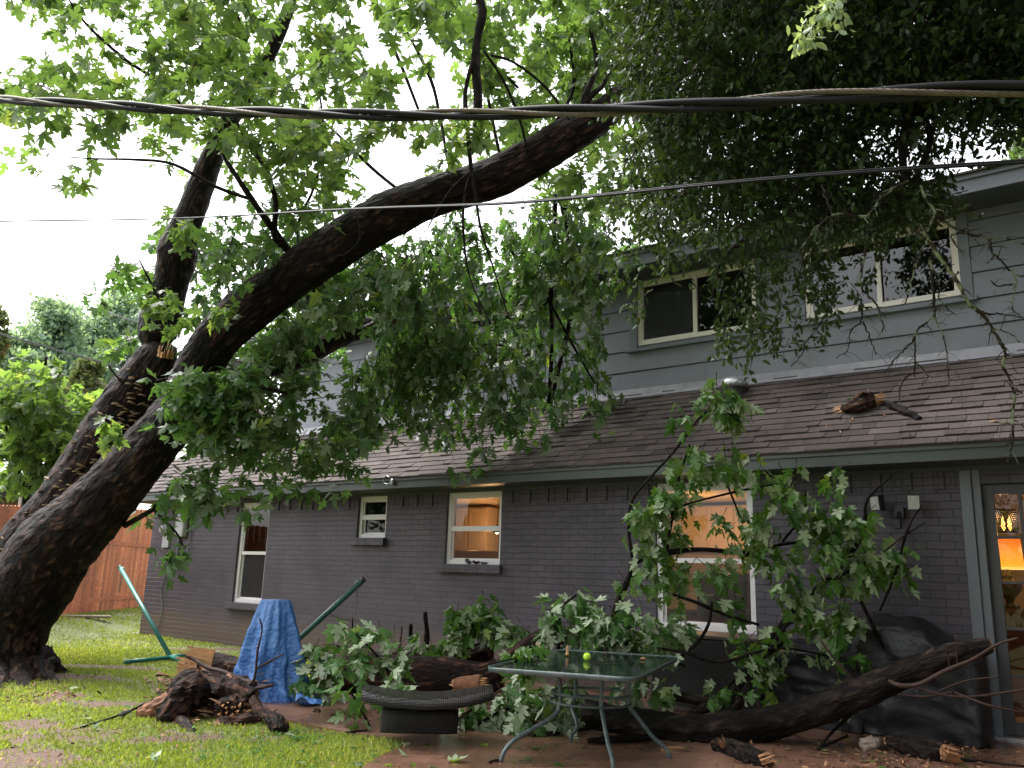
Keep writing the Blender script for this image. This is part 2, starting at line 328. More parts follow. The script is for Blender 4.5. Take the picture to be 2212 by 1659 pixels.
M['shingle'] = attrmat('asphalt_shingle', [(0, (.052, .043, .041)), (.5, (.078, .065, .061)), (1, (.110, .092, .087))], .75, spec=.1)
M['fence'] = attrmat('stained_fence', [(0, (.36, .10, .038)), (.5, (.52, .155, .06)), (1, (.62, .22, .09))], .6, .004, 12)
M['chips'] = attrmat('wood_chips', [(0, (.06, .03, .02)), (.5, (.25, .12, .06)), (1, (.62, .40, .22))], .7, .002, 50)

# tinted faces
def set_tint(me, t):
    a = me.attributes.new('tint', 'FLOAT', 'FACE'); a.data.foreach_set('value', np.asarray(t, dtype=np.float32))

# ------------------------------------------------------------------ leaves
def _tmpl(half, centre=(0, .3)):
    pts = list(half)+[(-x, y) for x, y in reversed(half[1:-1])]
    v = np.array([(centre[0], centre[1], .02)]+[(x, y, -.22*abs(x)-.18*max(0, y-.4)**2) for x, y in pts])
    n = len(pts); f = np.array([(0, i+1, (i+1) % n+1) for i in range(n)])
    return v, f
MAPLE_HI = _tmpl([(0, 0), (.2, -.05), (.4, .02), (.33, .1), (.2, .2), (.36, .25), (.43, .33), (.58, .47), (.42, .47), (.36, .54), (.13, .42), (.19, .6), (.28, .66), (.17, .72), (.13, .84), (0, 1.04)])
MAPLE_LO = _tmpl([(0, 0), (.4, -.02), (.2, .18), (.42, .3), (.56, .52), (.34, .5), (.13, .42), (.25, .68), (0, 1.02)])
ELM = (np.array([(0, 0, 0), (.24, .3, -.06), (.22, .68, -.06), (0, 1, -.08), (-.22, .68, -.06), (-.24, .3, -.06), (0, .5, .02)]), np.array([(6, 0, 1), (6, 1, 2), (6, 2, 3), (6, 3, 4), (6, 4, 5), (6, 5, 0)]))
NEEDLE = (np.array([(0, 0, 0), (.35, .5, .1), (0, 1, 0), (-.35, .5, .1)]), np.array([(0, 1, 2), (0, 2, 3)]))
def unit(a): return a/(np.linalg.norm(a, axis=-1, keepdims=True)+1e-9)
def scatter_mesh(tmpl, pos, d, nrm, size, tint):
    V, Fc = tmpl; y = unit(d); nrm = nrm - y*np.sum(nrm*y, 1, keepdims=True); z = unit(nrm); x = np.cross(y, z)
    g = np.random.default_rng(len(pos)); k = len(pos); wd = g.uniform(.72, 1.08, (k, 1)); cu = g.lognormal(.1, .75, (k, 1)); tw_ = g.normal(0, .35, (k, 1)); sk = g.normal(0, .1, (k, 1))
    VX = V[None, :, 0]*wd+sk*V[None, :, 1]**2; VY = V[None, :, 1]*np.ones((k, 1)); VZ = V[None, :, 2]*cu*g.choice([1, 1, 1, -.5], (k, 1))+tw_*V[None, :, 0]*V[None, :, 1]-.25*np.minimum(cu-.6, 2)*np.maximum(0, V[None, :, 1]-.3)**2
    vs = (pos[:, None, :] + size[:, None, None]*(VX[..., None]*x[:, None]+VY[..., None]*y[:, None]+VZ[..., None]*z[:, None])).reshape(-1, 3)
    fs = (Fc[None]+(np.arange(len(pos))*len(V))[:, None, None]).reshape(-1, 3)
    return vs, fs, np.repeat(tint, len(Fc))
def tri_mesh(name, vs, fs, tint=None):
    me = bpy.data.meshes.new(name); n = len(fs)
    me.vertices.add(len(vs)); me.vertices.foreach_set('co', vs.astype(np.float32).ravel())
    me.loops.add(n*3); me.loops.foreach_set('vertex_index', fs.astype(np.int32).ravel())
    me.polygons.add(n); me.polygons.foreach_set('loop_start', np.arange(0, n*3, 3, dtype=np.int32)); me.polygons.foreach_set('loop_total', np.full(n, 3, dtype=np.int32))
    me.update(calc_edges=True)
    if tint is not None: set_tint(me, tint)
    return me
def twig_mesh(P, r):
    """P (k,m,3) polylines -> thin three-sided tubes"""
    k, m_, _ = P.shape; T = unit(np.gradient(P, axis=1)); a = unit(np.cross(T, np.array([.3, .2, .93]))); b = np.cross(T, a)
    vs = np.stack([P+(a*math.cos(t)+b*math.sin(t))*(r[None, :, None] if r.ndim == 1 else r[:, :, None]) for t in (0, 2.094, 4.189)], 2)
    idx = np.arange(k*m_*3).reshape(k, m_, 3); fs = []
    for j in range(3):
        A, B = idx[:, :-1, j], idx[:, :-1, (j+1) % 3]; C, D = idx[:, 1:, (j+1) % 3], idx[:, 1:, j]
        fs.append(np.stack([A, B, C], -1).reshape(-1, 3)); fs.append(np.stack([A, C, D], -1).reshape(-1, 3))
    return vs.reshape(-1, 3), np.concatenate(fs)
def foliage(centres, rng, tmpl, size, per=6, length=.4, droop=.5, hang=.6, flip=.1, petiole=.08, wind=(0, 0, 0), tone=(0., 1.), flat=1.):
    """leafy twigs: returns leaf (vs, fs, tint) and twig (vs, fs)"""
    c = np.asarray(centres); k = len(c)
    t = unit(rng.normal(size=(k, 3))*[1, 1, .6]+np.array([0, 0, -droop])+np.array(wind))
    L = length*rng.uniform(.6, 1.3, (k, 1)); s = np.linspace(0, 1, 4)[None, :, None]
    P = (c-t*L*.5)[:, None]+t[:, None]*L[:, None]*s+np.array([0, 0, -1.])*(L[:, None]*.25*droop)*s**2
    tw = twig_mesh(P, np.array([.006, .004, .003, .0015])*max(.5, length/.4))
    ss = rng.uniform(.1, 1.05, (k, per)); i0 = np.clip((ss*3).astype(int), 0, 2); fr = ss*3-i0; ar = np.arange(k)[:, None]
    base = P[ar, i0]*(1-fr[..., None])+P[ar, i0+1]*fr[..., None]
    perp = rng.normal(size=(k, per, 3)); perp -= t[:, None]*np.sum(perp*t[:, None], -1, keepdims=True); perp = unit(perp)
    d = unit(t[:, None]*.4+perp*.8+np.array([0, 0, -hang])+np.array(wind)*.5+rng.normal(size=(k, per, 3))*.2)
    pos = base+perp*petiole*rng.uniform(.5, 1.2, (k, per, 1))+np.array([0, 0, -petiole*.4])
    nr = rng.normal(size=(k, per, 3))*.55+np.array([0, 0, flat])
    nr *= np.where(rng.random((k, per, 1)) < flip, -1, 1)
    sz = rng.uniform(size[0], size[1], (k, per))
    clt = rng.random((k, 1)); ti = tone[0]+(tone[1]-tone[0])*np.clip(rng.random((k, per))*.65+clt*.35, 0, 1)
    return scatter_mesh(tmpl, pos.reshape(-1, 3), d.reshape(-1, 3), nr.reshape(-1, 3), sz.ravel(), ti.ravel()), tw
def merge(parts):
    vs, fs, ts, o = [], [], [], 0
    for p in parts:
        vs.append(p[0]); fs.append(p[1]+o); o += len(p[0])
        if len(p) > 2: ts.append(p[2])
    return np.concatenate(vs), np.concatenate(fs), (np.concatenate(ts) if ts else None)
def grow(parent, jobs, leafname, leafm, twigm, twigname='twig'):
    leaves = merge([j[0] for j in jobs]); tw = merge([j[1] for j in jobs])
    o = link(tri_mesh(leafname, *leaves), leafname, leafm, parent)
    if twigm: link(tri_mesh(twigname, tw[0], tw[1]), twigname, twigm, parent)
    return o
def grid_centres(rows, col0, row0, cell, dens, depth, rng, power=1.0):
    out = []
    for j, row in enumerate(rows):
        for i, v in enumerate(row):
            if v <= 0: continue
            cov = min(.985, v/9.1); n = rng.poisson(dens*-math.log(1-cov))
            x = (col0+i+rng.random(n))*cell; y = (row0+j+rng.random(n))*cell
            for a, b in zip(x, y):
                d0, d1 = depth(a, b); out.append(at(a, b, rng.uniform(d0, d1)))
    return np.array(out)
def blob_centres(blobs, rng, dens=1.0):
    out = []
    for b in blobs:
        x, y, rx, ry, d, dd = b[:6]; k = b[6] if len(b) > 6 else 1.
        n = max(2, int(rng.poisson(dens*k*rx*ry*3.14/1000.)))
        for _ in range(n):
            r, a = math.sqrt(rng.random()), rng.random()*6.283
            out.append(at(x+rx*r*math.cos(a), y+ry*r*math.sin(a), d+rng.uniform(-dd, dd)))
    return np.array(out)
def limb_pts(path): return [at(p[0], p[1], p[2]) for p in path]
def pxr(path): return [p[3]*p[2]/F_ for p in path]                  # radius from its size in the picture
# ------------------------------------------------------------------ ground
rng = np.random.default_rng(7); random.seed(7)
def ground():
    xs = np.concatenate([[-80., -40, -20], np.arange(-14, 3, .09), [4, 6, 8], [14, 30, 80]]); ys = np.concatenate([[-60, -20, -8], [-3, 0, 3], np.arange(5.5, 16, .09), np.arange(16, 24, .3), [35, 60, 140]])
    vs = [(x, y, gz(x, y)) for y in ys for x in xs]; nx = len(xs)
    fs = [(j*nx+i, j*nx+i+1, (j+1)*nx+i+1, (j+1)*nx+i) for j in range(len(ys)-1) for i in range(nx-1)]
    mt, nt, b = newmat('lawn_soil'); L = nt.links
    tc = nd(nt, 'ShaderNodeTexCoord'); n1 = nd(nt, 'ShaderNodeAttribute', attribute_name='bare'); n2 = nd(nt, 'ShaderNodeTexNoise', Scale=22, Detail=6)
    L.new(tc.outputs['Object'], n2.inputs[0])
    g = ramp(nt, n2.outputs['Fac'], [(.3, (.06, .08, .02)), (.7, (.14, .16, .04))]); d = ramp(nt, n2.outputs['Fac'], [(.3, (.055, .028, .018)), (.7, (.13, .07, .045))])
    f = ramp(nt, n1.outputs['Fac'], [(.25, (0, 0, 0)), (.6, (1, 1, 1))])
    mx = nd(nt, 'ShaderNodeMix', data_type='RGBA'); L.new(f, mx.inputs['Factor']); L.new(g, mx.inputs['A']); L.new(d, mx.inputs['B']); L.new(mx.outputs['Result'], b.inputs['Base Color'])
    b.inputs['Roughness'].default_value = .8; bp = nd(nt, 'ShaderNodeBump', Strength=1., Distance=.02); L.new(n2.outputs['Fac'], bp.inputs['Height']); L.new(bp.outputs[0], b.inputs['Normal'])
    o = tag(MB().add(vs, fs).build('lawn', mt, smooth=True), kind='structure'); a = o.data.attributes.new('bare', 'FLOAT', 'POINT')
    a.data.foreach_set('value', np.array([bare(v[0], v[1]) if -14 < v[0] < 3 and 5 < v[1] < 16.2 else 0. for v in vs], dtype=np.float32))
ground()
# patio slab: one sheet with a curved lawn edge
pe = [gnd(x, y)[:2] for x, y in [(540, 1528), (579, 1552), (658, 1570), (768, 1591), (840, 1600), (878, 1605), (862, 1622), (825, 1638), (792, 1659), (745, 1700)]]
back = [hw(u, 0.02, 0)[:2] for u in (5.5, .5, -4, -8)]
poly = pe + [np.array([-1.9, 3.5]), np.array([8, 3.5])] + back
pm = bmesh.new(); vv = [pm.verts.new((p[0], p[1], .03)) for p in poly]; fc = pm.faces.new(vv)
ex = bmesh.ops.extrude_face_region(pm, geom=[fc]); bmesh.ops.translate(pm, verts=[v for v in ex['geom'] if isinstance(v, bmesh.types.BMVert)], vec=(0, 0, -.09))
bmesh.ops.recalc_face_normals(pm, faces=pm.faces); me = bpy.data.meshes.new('patio'); pm.to_mesh(me); pm.free()
tag(link(me, 'patio', M['concrete']), kind='structure')
PZ = .03
def inpoly(x, y, P=np.array(poly)):
    j = len(P)-1; c = False
    for i in range(len(P)):
        if (P[i][1] > y) != (P[j][1] > y) and x < (P[j][0]-P[i][0])*(y-P[i][1])/(P[j][1]-P[i][1]+1e-12)+P[i][0]: c = not c
        j = i
    return c
def grass():
    n = 225000; u = rng.random(n)
    y = np.where(rng.random(n) < .68, 6.2+9*u**1.2, 12+13*u); x = rng.uniform(-1, 1, n)*0; lo = np.maximum(-.66*y-.6, -10.2); hi = np.minimum(.05*y-.6, 2.)
    x = lo+(hi-lo)*rng.random(n); keep = np.zeros(n, bool); zz = np.zeros(n); den = np.zeros(n)
    for i in range(n):
        a, b = x[i], y[i]
        w = (ORG[:2]-np.array([a, b])) @ NX[:2]
        if w > -.03 and a > -8: continue
        if inpoly(a, b): continue
        d = fbm(a*1.1, b*1.1, 3.1, 4); d2 = fbm(a*.5+9, b*.5, 1, 2)
        if rng.random() < min(.97, bare(a, b)*1.25) or rng.random() < max(0, d*.5): continue
        keep[i] = True; zz[i] = gz(a, b); den[i] = d2
    x, y, zz, den = x[keep], y[keep], zz[keep], den[keep]; k = len(x)
    h = rng.uniform(.018, .046, k)*(1+.5*den); az = rng.random(k)*6.283; ln = rng.uniform(.2, .9, k)
    p = np.stack([x, y, zz-.004], 1); side = np.stack([np.cos(az), np.sin(az), 0*az], 1)*.0042*(1+y[:, None]*.05+np.maximum(0, y[:, None]-12)*.16)
    lean = np.stack([-np.sin(az), np.cos(az), 0*az], 1)*(h*ln)[:, None]
    v = np.stack([p-side, p+side, p+lean*.4+side*.7+np.array([0, 0, 1.])*(h*.6)[:, None], p+lean+np.array([0, 0, 1.])*h[:, None]], 1).reshape(-1, 3)
    b = np.arange(k)[:, None]*4; f = np.concatenate([b+[0, 1, 2], b+[0, 2, 3]], 1).reshape(-1, 3)
    t = np.repeat(np.clip(.45+.5*den+rng.normal(0, .22, k), 0, 1), 2)
    tag(link(tri_mesh('grass', v, f, t), 'grass', M['grass']), 'short wet lawn grass with muddy bare patches', 'grass', kind='stuff')
    # broad-leaved weeds in clumps
    c = []
    for (px, py, r, n_) in [(640, 1590, .5, 90), (720, 1605, .4, 60), (560, 1625, .5, 70), (650, 1640, .4, 50), (430, 1600, .4, 30), (870, 1640, .2, 12), (500, 1640, .3, 30)]:
        g = gnd(px, py)
        for _ in range(n_):
            a, b = g[0]+rng.normal(0, r*.6), g[1]+rng.normal(0, r*.5)
            if not inpoly(a, b): c.append((a, b, gz(a, b)+rng.uniform(.01, .05)))
    c = np.array(c); k = len(c); c = np.repeat(c, 4, 0)+rng.normal(0, .012, (k*4, 3))*[1, 1, .4]
    vs, fs, ti = scatter_mesh(ELM, c, unit(rng.normal(size=(k*4, 3))*[1, 1, .2]), rng.normal(size=(k*4, 3))*.3+[0, 0, 1], rng.uniform(.015, .035, k*4), rng.random(k*4))
    tag(link(tri_mesh('weeds', vs, fs, ti), 'weeds', M['lowplant']), 'low broad leaved weeds growing in the lawn', 'weeds', kind='stuff')
grass()
# ------------------------------------------------------------------ house
HRZ = math.atan2(AX[1], AX[0])
house = empty('house', ORG, HRZ, 'dark painted brick house with grey lap siding upstairs, under the leaning tree', 'house')
# local frame: x = u along the wall, y = v into the house, z up
OPEN = {'w1': (-12.75, -11.84, .79, 2.68), 'w2': (-9.40, -8.70, 2.0, 2.70), 'kit': (-7.36, -6.26, 1.60, 2.70), 'big': (-3.69, -2.36, .86, 2.70), 'door': (.10, 2.05, .04, 2.55)}
UL, UR, WT = -15.88, 10.5, 2.74
mb = MB(); cuts = sorted(OPEN.values()); x = UL; TH = .24
for (a, b, c, d) in cuts:
    mb.box(x, 0, -.3, a, TH, WT)
    mb.box(a, 0, -.3, b, TH, c)
    if d < WT-.001: mb.box(a, 0, d, b, TH, WT)
    x = b
mb.box(x, 0, -.3, UR, TH, WT)
mb.box(UL, TH, -.3, UL+TH, 9, WT)
mb.build('brick_wall', M['brick'], house, True)
mb = MB(); u = UL+.02; i = 0                                        # soldier course of upright bricks, every third one proud
while u < -.05:
    e = u+.098
    if not any(a-.02 < u < b or a-.02 < e < b for a, b, c, d in cuts):
        pr = .026 if i % 3 == 0 else .004+.003*random.random()
        mb.box(u, -pr, 2.50+random.uniform(-.004, .004), e, .02, 2.735)
    u += .108; i += 1
mb.build('soldier_course', M['brick'], house, True, bevel=.004)
for k, e in (('w1', .12), ('w2', .1), ('kit', .12)):
    a, b, c, d = OPEN[k]; mb = MB(); uu = a-e; n = max(3, int((b-a+2*e)/.2)); w = (b-a+2*e-.06)/n
    for j in range(n): mb.box(a-e+j*w, -.075-.004*random.random(), c-.125, a-e+(j+1)*w-.003, .05, c-.004)
    mb.build('window_sill', M['brick'], house, True, bevel=.005)
# soffit, fascia, roof
MB().box(-16.15, -EAVE, 2.745, 11.0, .1, 2.765).build('soffit', M['fascia'], house, True)
mb = MB(); mb.box(-16.2, -EAVE-.03, 2.74, 11.0, -EAVE, 2.90); mb.box(-16.2, -EAVE-.055, 2.855, 11.0, -EAVE-.032, 2.925); mb.box(-16.2, -EAVE, 2.745, -16.17, 2.5, 2.9)
mb.build('fascia', M['fascia'], house, True, bevel=.004)
MB().box(-15.86, -.03, 2.70, 5, -.002, 2.743).build('frieze_board', M['fascia'], house, True)
SB = 1.05                                                            # set back of the upper storey
def roof_shingles():
    vs, fs, ti = [], [], []; ex = .143; ca, sa = 1/math.hypot(1, ROOF_S), ROOF_S/math.hypot(1, ROOF_S)
    rows = int((SB+EAVE+.06)/ca/ex)+2
    def P(u, s, h): return (u, -EAVE-.06+s*ca-h*sa, ROOF_Z-.02+s*sa+h*ca)
    for r in range(-1, 26):
        s0 = r*ex; u = -16.25+random.random()*.2; end = 11.0 if r < rows else -13.2; rt_ = random.uniform(-.1, .1)
        if r < 0: s0 = -.012
        while u < end:
            w = random.choice((.14, .2, .28, .3, .33)); h = random.choice((.014, .016, .026)); dj = random.uniform(-.004, .004)
            b = len(vs); e = min(u+w-.004, end)
            vs += [P(u, s0+dj, h+.002), P(e, s0+dj, h+.002+random.uniform(-.001, .001)), P(e, s0+ex+.03, .0035), P(u, s0+ex+.03, .0035), P(u, s0+dj, -.01), P(e, s0+dj, -.01), P(e, s0+ex+.03, -.01), P(u, s0+ex+.03, -.01)]
            for f in [(0, 1, 2, 3), (4, 5, 1, 0), (5, 6, 2, 1), (7, 4, 0, 3)]: fs.append(tuple(k+b for k in f)); 
            t = min(1, max(0, .5+rt_*.3+random.gauss(0, .2))); ti += [t]*4; u += w
    me = bpy.data.meshes.new('roof_shingles'); me.from_pydata(vs, [], fs); set_tint(me, ti)
    link(me, 'lower_roof', M['shingle'], house, True)
roof_shingles()
MB().add([(-16.2, -EAVE-.03, ROOF_Z-.045), (11.0, -EAVE-.03, ROOF_Z-.045), (11.0, SB+.02, ROOF_Z-.045+ROOF_S*(SB+EAVE+.05)), (-16.2, SB+.02, ROOF_Z-.045+ROOF_S*(SB+EAVE+.05)),
          (-16.2, 2.6, ROOF_Z-.05+ROOF_S*(2.6+EAVE)), (-13.2, 2.6, ROOF_Z-.05+ROOF_S*(2.6+EAVE)), (-13.2, SB+.02, ROOF_Z-.045+ROOF_S*(SB+EAVE+.05))], [(0, 1, 2, 6, 3), (3, 6, 5, 4)]).build('roof_deck', M['fascia'], house, True)
# upper storey
UZ0 = ROOF_Z + ROOF_S*(SB+EAVE)
UL2, UR2, UZ1 = -13.2, 10.8, 6.06
UP = [(-8.38, -6.50, 4.99, 6.0), (-4.52, -2.62, 4.97, 6.0), (-1.93, -.03, 4.985, 6.0)]
mb = MB(); lap = .335; k = 0; z = 4.235
bands = [(UZ0-.1, z)]
while z < UZ1: bands.append((z, min(z+lap, UZ1))); z += lap
for z0, z1 in bands:
    segs = [(UL2, UR2)]
    for a, b, c, d in UP:
        ns = []
        for s0, s1 in segs:
            if z1 <= c-.11 or z0 >= d or b+.13 <= s0 or a-.13 >= s1: ns.append((s0, s1)); continue
            ns += [(s0, a-.13), (b+.13, s1)]
        segs = ns
    pieces = [(s0, s1, z0, z1) for s0, s1 in segs]
    for a, b, c, d in UP:
        if z0 < c-.11 < z1: pieces.append((a-.13, b+.13, z0, c-.095))
    cutp = []
    for s0, s1, z0, z1 in pieces:                                    # butt joints between board lengths
        js = [j for j in (UL2+1.1+(k*1.37) % 3.66+3.66*i for i in range(8)) if s0+.4 < j < s1-.4]; e = [s0]+js+[s1]
        cutp += [(e[i]+(.0015 if i else 0), e[i+1]-.0015, z0+random.uniform(-.002, .002), z1) for i in range(len(e)-1)]
    k += 1
    for s0, s1, z0, z1 in cutp:
        x = s0
        zt = z1-.011; mb.add([(s0, SB-.026, z0), (s1, SB-.026, z0), (s1, SB-.008, zt), (s0, SB-.008, zt), (s0, SB+.02, z0), (s1, SB+.02, z0), (s1, SB+.02, zt), (s0, SB+.02, zt)], [(0, 1, 2, 3), (4, 5, 1, 0), (5, 6, 2, 1), (4, 0, 3, 7), (7, 3, 2, 6)])
mb.build('lap_siding', M['siding'], house, True)
mb = MB(); x = UL2
for a, b, c, d in UP:
    mb.box(x, SB+.02, UZ0-.3, a, SB+.15, UZ1+.1); mb.box(a, SB+.02, UZ0-.3, b, SB+.15, c); mb.box(a, SB+.02, d, b, SB+.15, UZ1+.1); x = b
mb.box(x, SB+.02, UZ0-.3, UR2, SB+.15, UZ1+.1)
mb.box(UL2, SB+.15, UZ0-.5, UL2+.12, 8.5, UZ1+.1)
mb.build('upper_wall', M['siding'], house, True)
mb = MB(); mb.add([(UL2, SB-.06, UZ0+.005), (11.0, SB-.06, UZ0+.005), (11.0, SB-.034, UZ0+.10), (UL2, SB-.034, UZ0+.10), (UL2, SB-.14, UZ0-.055), (11.0, SB-.14, UZ0-.055)], [(4, 5, 1, 0), (0, 1, 2, 3)])
mb.build('flashing', M['flash'], house, True)
for a, b, c, d in UP:                                                # casing boards round the upstairs windows
    mb = MB(); mb.box(a-.13, SB-.035, c-.05, a-.002, SB+.018, UZ1); mb.box(b+.002, SB-.035, c-.05, b+.13, SB+.018, UZ1); mb.box(a-.17, SB-.075, c-.105, b+.17, SB+.018, c-.052)
    mb.build('window_casing', M['trim'], house, True, bevel=.003)
mb = MB(); mb.box(-13.9, SB-.56, 6.035, 11.0, SB+.1, 6.055); mb.build('upper_soffit', M['fascia'], house, True)
mb = MB(); mb.box(-13.9, SB-.60, 6.03, 11.0, SB-.562, 6.23); mb.box(-13.9, SB-.625, 6.20, 11.0, SB-.602, 6.265); mb.build('upper_fascia', M['trim'], house, True, bevel=.004)
mb = MB(); mb.add([(-13.95, SB-.66, 6.262), (11.0, SB-.66, 6.262), (11.0, 5, 7.5), (-13.95, 5, 7.5), (-13.95, SB-.66, 6.285), (11.0, SB-.66, 6.285), (11.0, 5, 7.53), (-13.95, 5, 7.53), (11.0, 10, 6.2), (-13.95, 10, 6.2)], [(0, 3, 2, 1), (4, 5, 6, 7), (0, 1, 5, 4), (1, 2, 6, 5), (3, 0, 4, 7), (7, 6, 8, 9)])
o = mb.build('upper_roof', M['shingle'], house, True); set_tint(o.data, [.4]*len(o.data.polygons))

def window(name, a, b, c, d, v, split='h', screen=0, fw_=.065, material='white', glass='glass', midpos=.5, mid=.045, label=None):
    """frame with two sashes; split h = one above the other, v = side by side; v = depth of its face"""
    f = MB(); f.box(a, v, c, a+fw_, v+.08, d); f.box(b-fw_, v, c, b, v+.08, d); f.box(a+fw_, v, c, b-fw_, v+.08, c+fw_); f.box(a+fw_, v, d-fw_, b-fw_, v+.08, d)
    fo = f.build(name, M[material], house, True, bevel=.004)
    if label: fo['label'] = label
    i0, i1, j0, j1 = a+fw_, b-fw_, c+fw_, d-fw_; s = .028
    def sash(x0, x1, z0, z1, vv, nm='sash'):
        q = MB(); q.box(x0, vv, z0, x0+s, vv+.03, z1); q.box(x1-s, vv, z0, x1, vv+.03, z1); q.box(x0+s, vv, z0, x1-s, vv+.03, z0+s); q.box(x0+s, vv, z1-s, x1-s, vv+.03, z1)
        so_ = q.build(nm, M[material], None, True, bevel=.002); so_.parent = fo
        g = MB(); g.add([(x0+s, vv+.015, z0+s), (x1-s, vv+.015, z0+s), (x1-s, vv+.015, z1-s), (x0+s, vv+.015, z1-s)], [(0, 1, 2, 3)]).build('pane', M[glass], None, True).parent = fo
    if split == 'h':
        zm = j0+(j1-j0)*midpos
        sash(i0, i1, zm-mid/2, j1, v+.022); sash(i0, i1, j0, zm+mid/2-.005, v+.056)
        MB().box(i0+.001, v+.01, zm-mid/2, i1-.001, v+.021, zm+mid/2).build('meeting_rail', M[material], None, True).parent = fo
    elif split == 'v':
        xm = (i0+i1)/2; sash(i0, xm+mid/2, j0, j1, v+.022); sash(xm-mid/2+.005, i1, j0, j1, v+.056)
        MB().box(xm-mid/2, v+.01, j0+.001, xm+mid/2, v+.021, j1-.001).build('mullion', M[material], None, True).parent = fo
    if screen == 'low': x0, x1, z0, z1, vv = i0+s, i1-s, j0+s, j0+(j1-j0)*midpos-mid/2, v+.052
    if screen == 'left': x0, x1, z0, z1, vv = i0+s, (i0+i1)/2-mid/2, j0+s, j1-s, v+.020
    if screen: MB().add([(x0, vv, z0), (x1, vv, z0), (x1, vv, z1), (x0, vv, z1)], [(0, 1, 2, 3)]).build('insect_screen', M['screen'], None, True).parent = fo
    return fo
window('window', *OPEN['w1'], .05, 'h', 'low', .075, midpos=.49, mid=.06, label='tall white double hung window with dark panes')
window('window', *OPEN['w2'], .05, 'h', 0, .065, midpos=.5, mid=.085, label='small high white window with two dark panes')
window('window', *OPEN['kit'], .05, 'h', 'low', .065, midpos=.49, mid=.075, label='lit kitchen window')
window('window', *OPEN['big'], .05, 'h', 'low', .075, midpos=.46, mid=.06, label='large lit window behind the fallen branch')
for k, (a, b, c, d) in enumerate(UP): window('upper_window', a, b, c, d, SB+.0, 'v', 'left' if k < 2 else 0, .06, 'cream', 'glassup', mid=.06)
# door set
mb = MB(); mb.box(-.06, -.05, .02, .05, .02, 2.70); mb.box(.052, -.02, .02, .13, .16, 2.70); mb.build('door_casing', M['trim'], house, True, bevel=.006)
MB().box(-.05, -.12, .0, 3.2, .12, .065).build('door_threshold', M['galv'], house, True, bevel=.01)
def french_door(u0, wid):
    z0, z1 = .07, 2.55; st, v = .10, .07; f = MB(); cols, rows = 3, 5; pw, ph = (wid-2*st-.03*(cols-1))/cols, (2.44-.19-.028*(rows-1))/rows
    f.box(u0, v, z0, u0+st, v+.045, z1); f.box(u0+wid-st, v, z0, u0+wid, v+.045, z1); f.box(u0+st, v, z0, u0+wid-st, v+.045, .19); f.box(u0+st, v, 2.44, u0+wid-st, v+.045, z1)
    for i in range(1, cols): xx = u0+st+i*pw+(i-1)*.03; f.box(xx, v+.004, .19, xx+.03, v+.04, 2.44)
    for j in range(1, rows):
        zz = .19+j*ph+(j-1)*.028
        for i in range(cols): xx = u0+st+i*(pw+.03); f.box(xx, v+.006, zz, xx+pw, v+.038, zz+.028)
    d = f.build('french_door', M['doorpaint'], house, True, bevel=.003); g = MB()
    g.add([(u0+st, v+.022, .19), (u0+wid-st, v+.022, .19), (u0+wid-st, v+.022, 2.44), (u0+st, v+.022, 2.44)], [(0, 1, 2, 3)]).build('door_glass', M['glass'], None, True).parent = d
    h = MB(); h.tube([(u0+wid-.05, v-.06, 1.05), (u0+wid-.16, v-.06, 1.05)], .009, 8); h.tube([(u0+wid-.05, v, 1.05), (u0+wid-.05, v-.06, 1.05)], .012, 8); h.build('door_handle', M['galv'], None, True).parent = d
french_door(.132, .92); french_door(1.06, .92)
# rooms behind the windows
def room(name, a, b, v1, z0, z1, m_, v0=TH+.002):
    t = .04; q = MB(); q.box(a-t, v0, z0-t, a, v1, z1+t); q.box(b, v0, z0-t, b+t, v1, z1+t); q.box(a-t, v1, z0-t, b+t, v1+t, z1+t); q.box(a, v0, z0-t, b, v1, z0); q.box(a, v0, z1, b, v1, z1+t)
    return q.build(name, m_, house, True)
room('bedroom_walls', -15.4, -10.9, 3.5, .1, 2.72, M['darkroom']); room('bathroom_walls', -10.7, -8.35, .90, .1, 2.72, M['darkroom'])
q = MB(); q.box(-8.24, TH+.002, .06, -8.2, .97, 2.72); q.box(-10.8, .97, .06, -8.2, 1.0, 2.72); q.box(-10.84, .97, .06, -10.8, 3.2, 2.72); q.box(-10.84, 3.2, .06, -1.71, 3.24, 2.72); q.box(-1.75, TH+.002, .06, -1.71, 3.2, 2.72)
q.box(-8.2, TH+.002, .06, -1.75, 1.0, .1); q.box(-10.8, 1.0, .06, -1.75, 3.2, .1); q.box(-8.24, TH+.002, 2.722, -1.71, 1.0, 2.76); q.box(-10.84, 1.001, 2.722, -1.71, 3.24, 2.76); q.build('kitchen_walls', M['plaster'], house, True)
room('dining_room_walls', -1.6, 5.2, 4.2, .1, 2.72, M['plaster'])
room('upstairs_walls', -13, 5.2, 4.0, 4.3, 6.02, M['darkroom'], SB+.17)
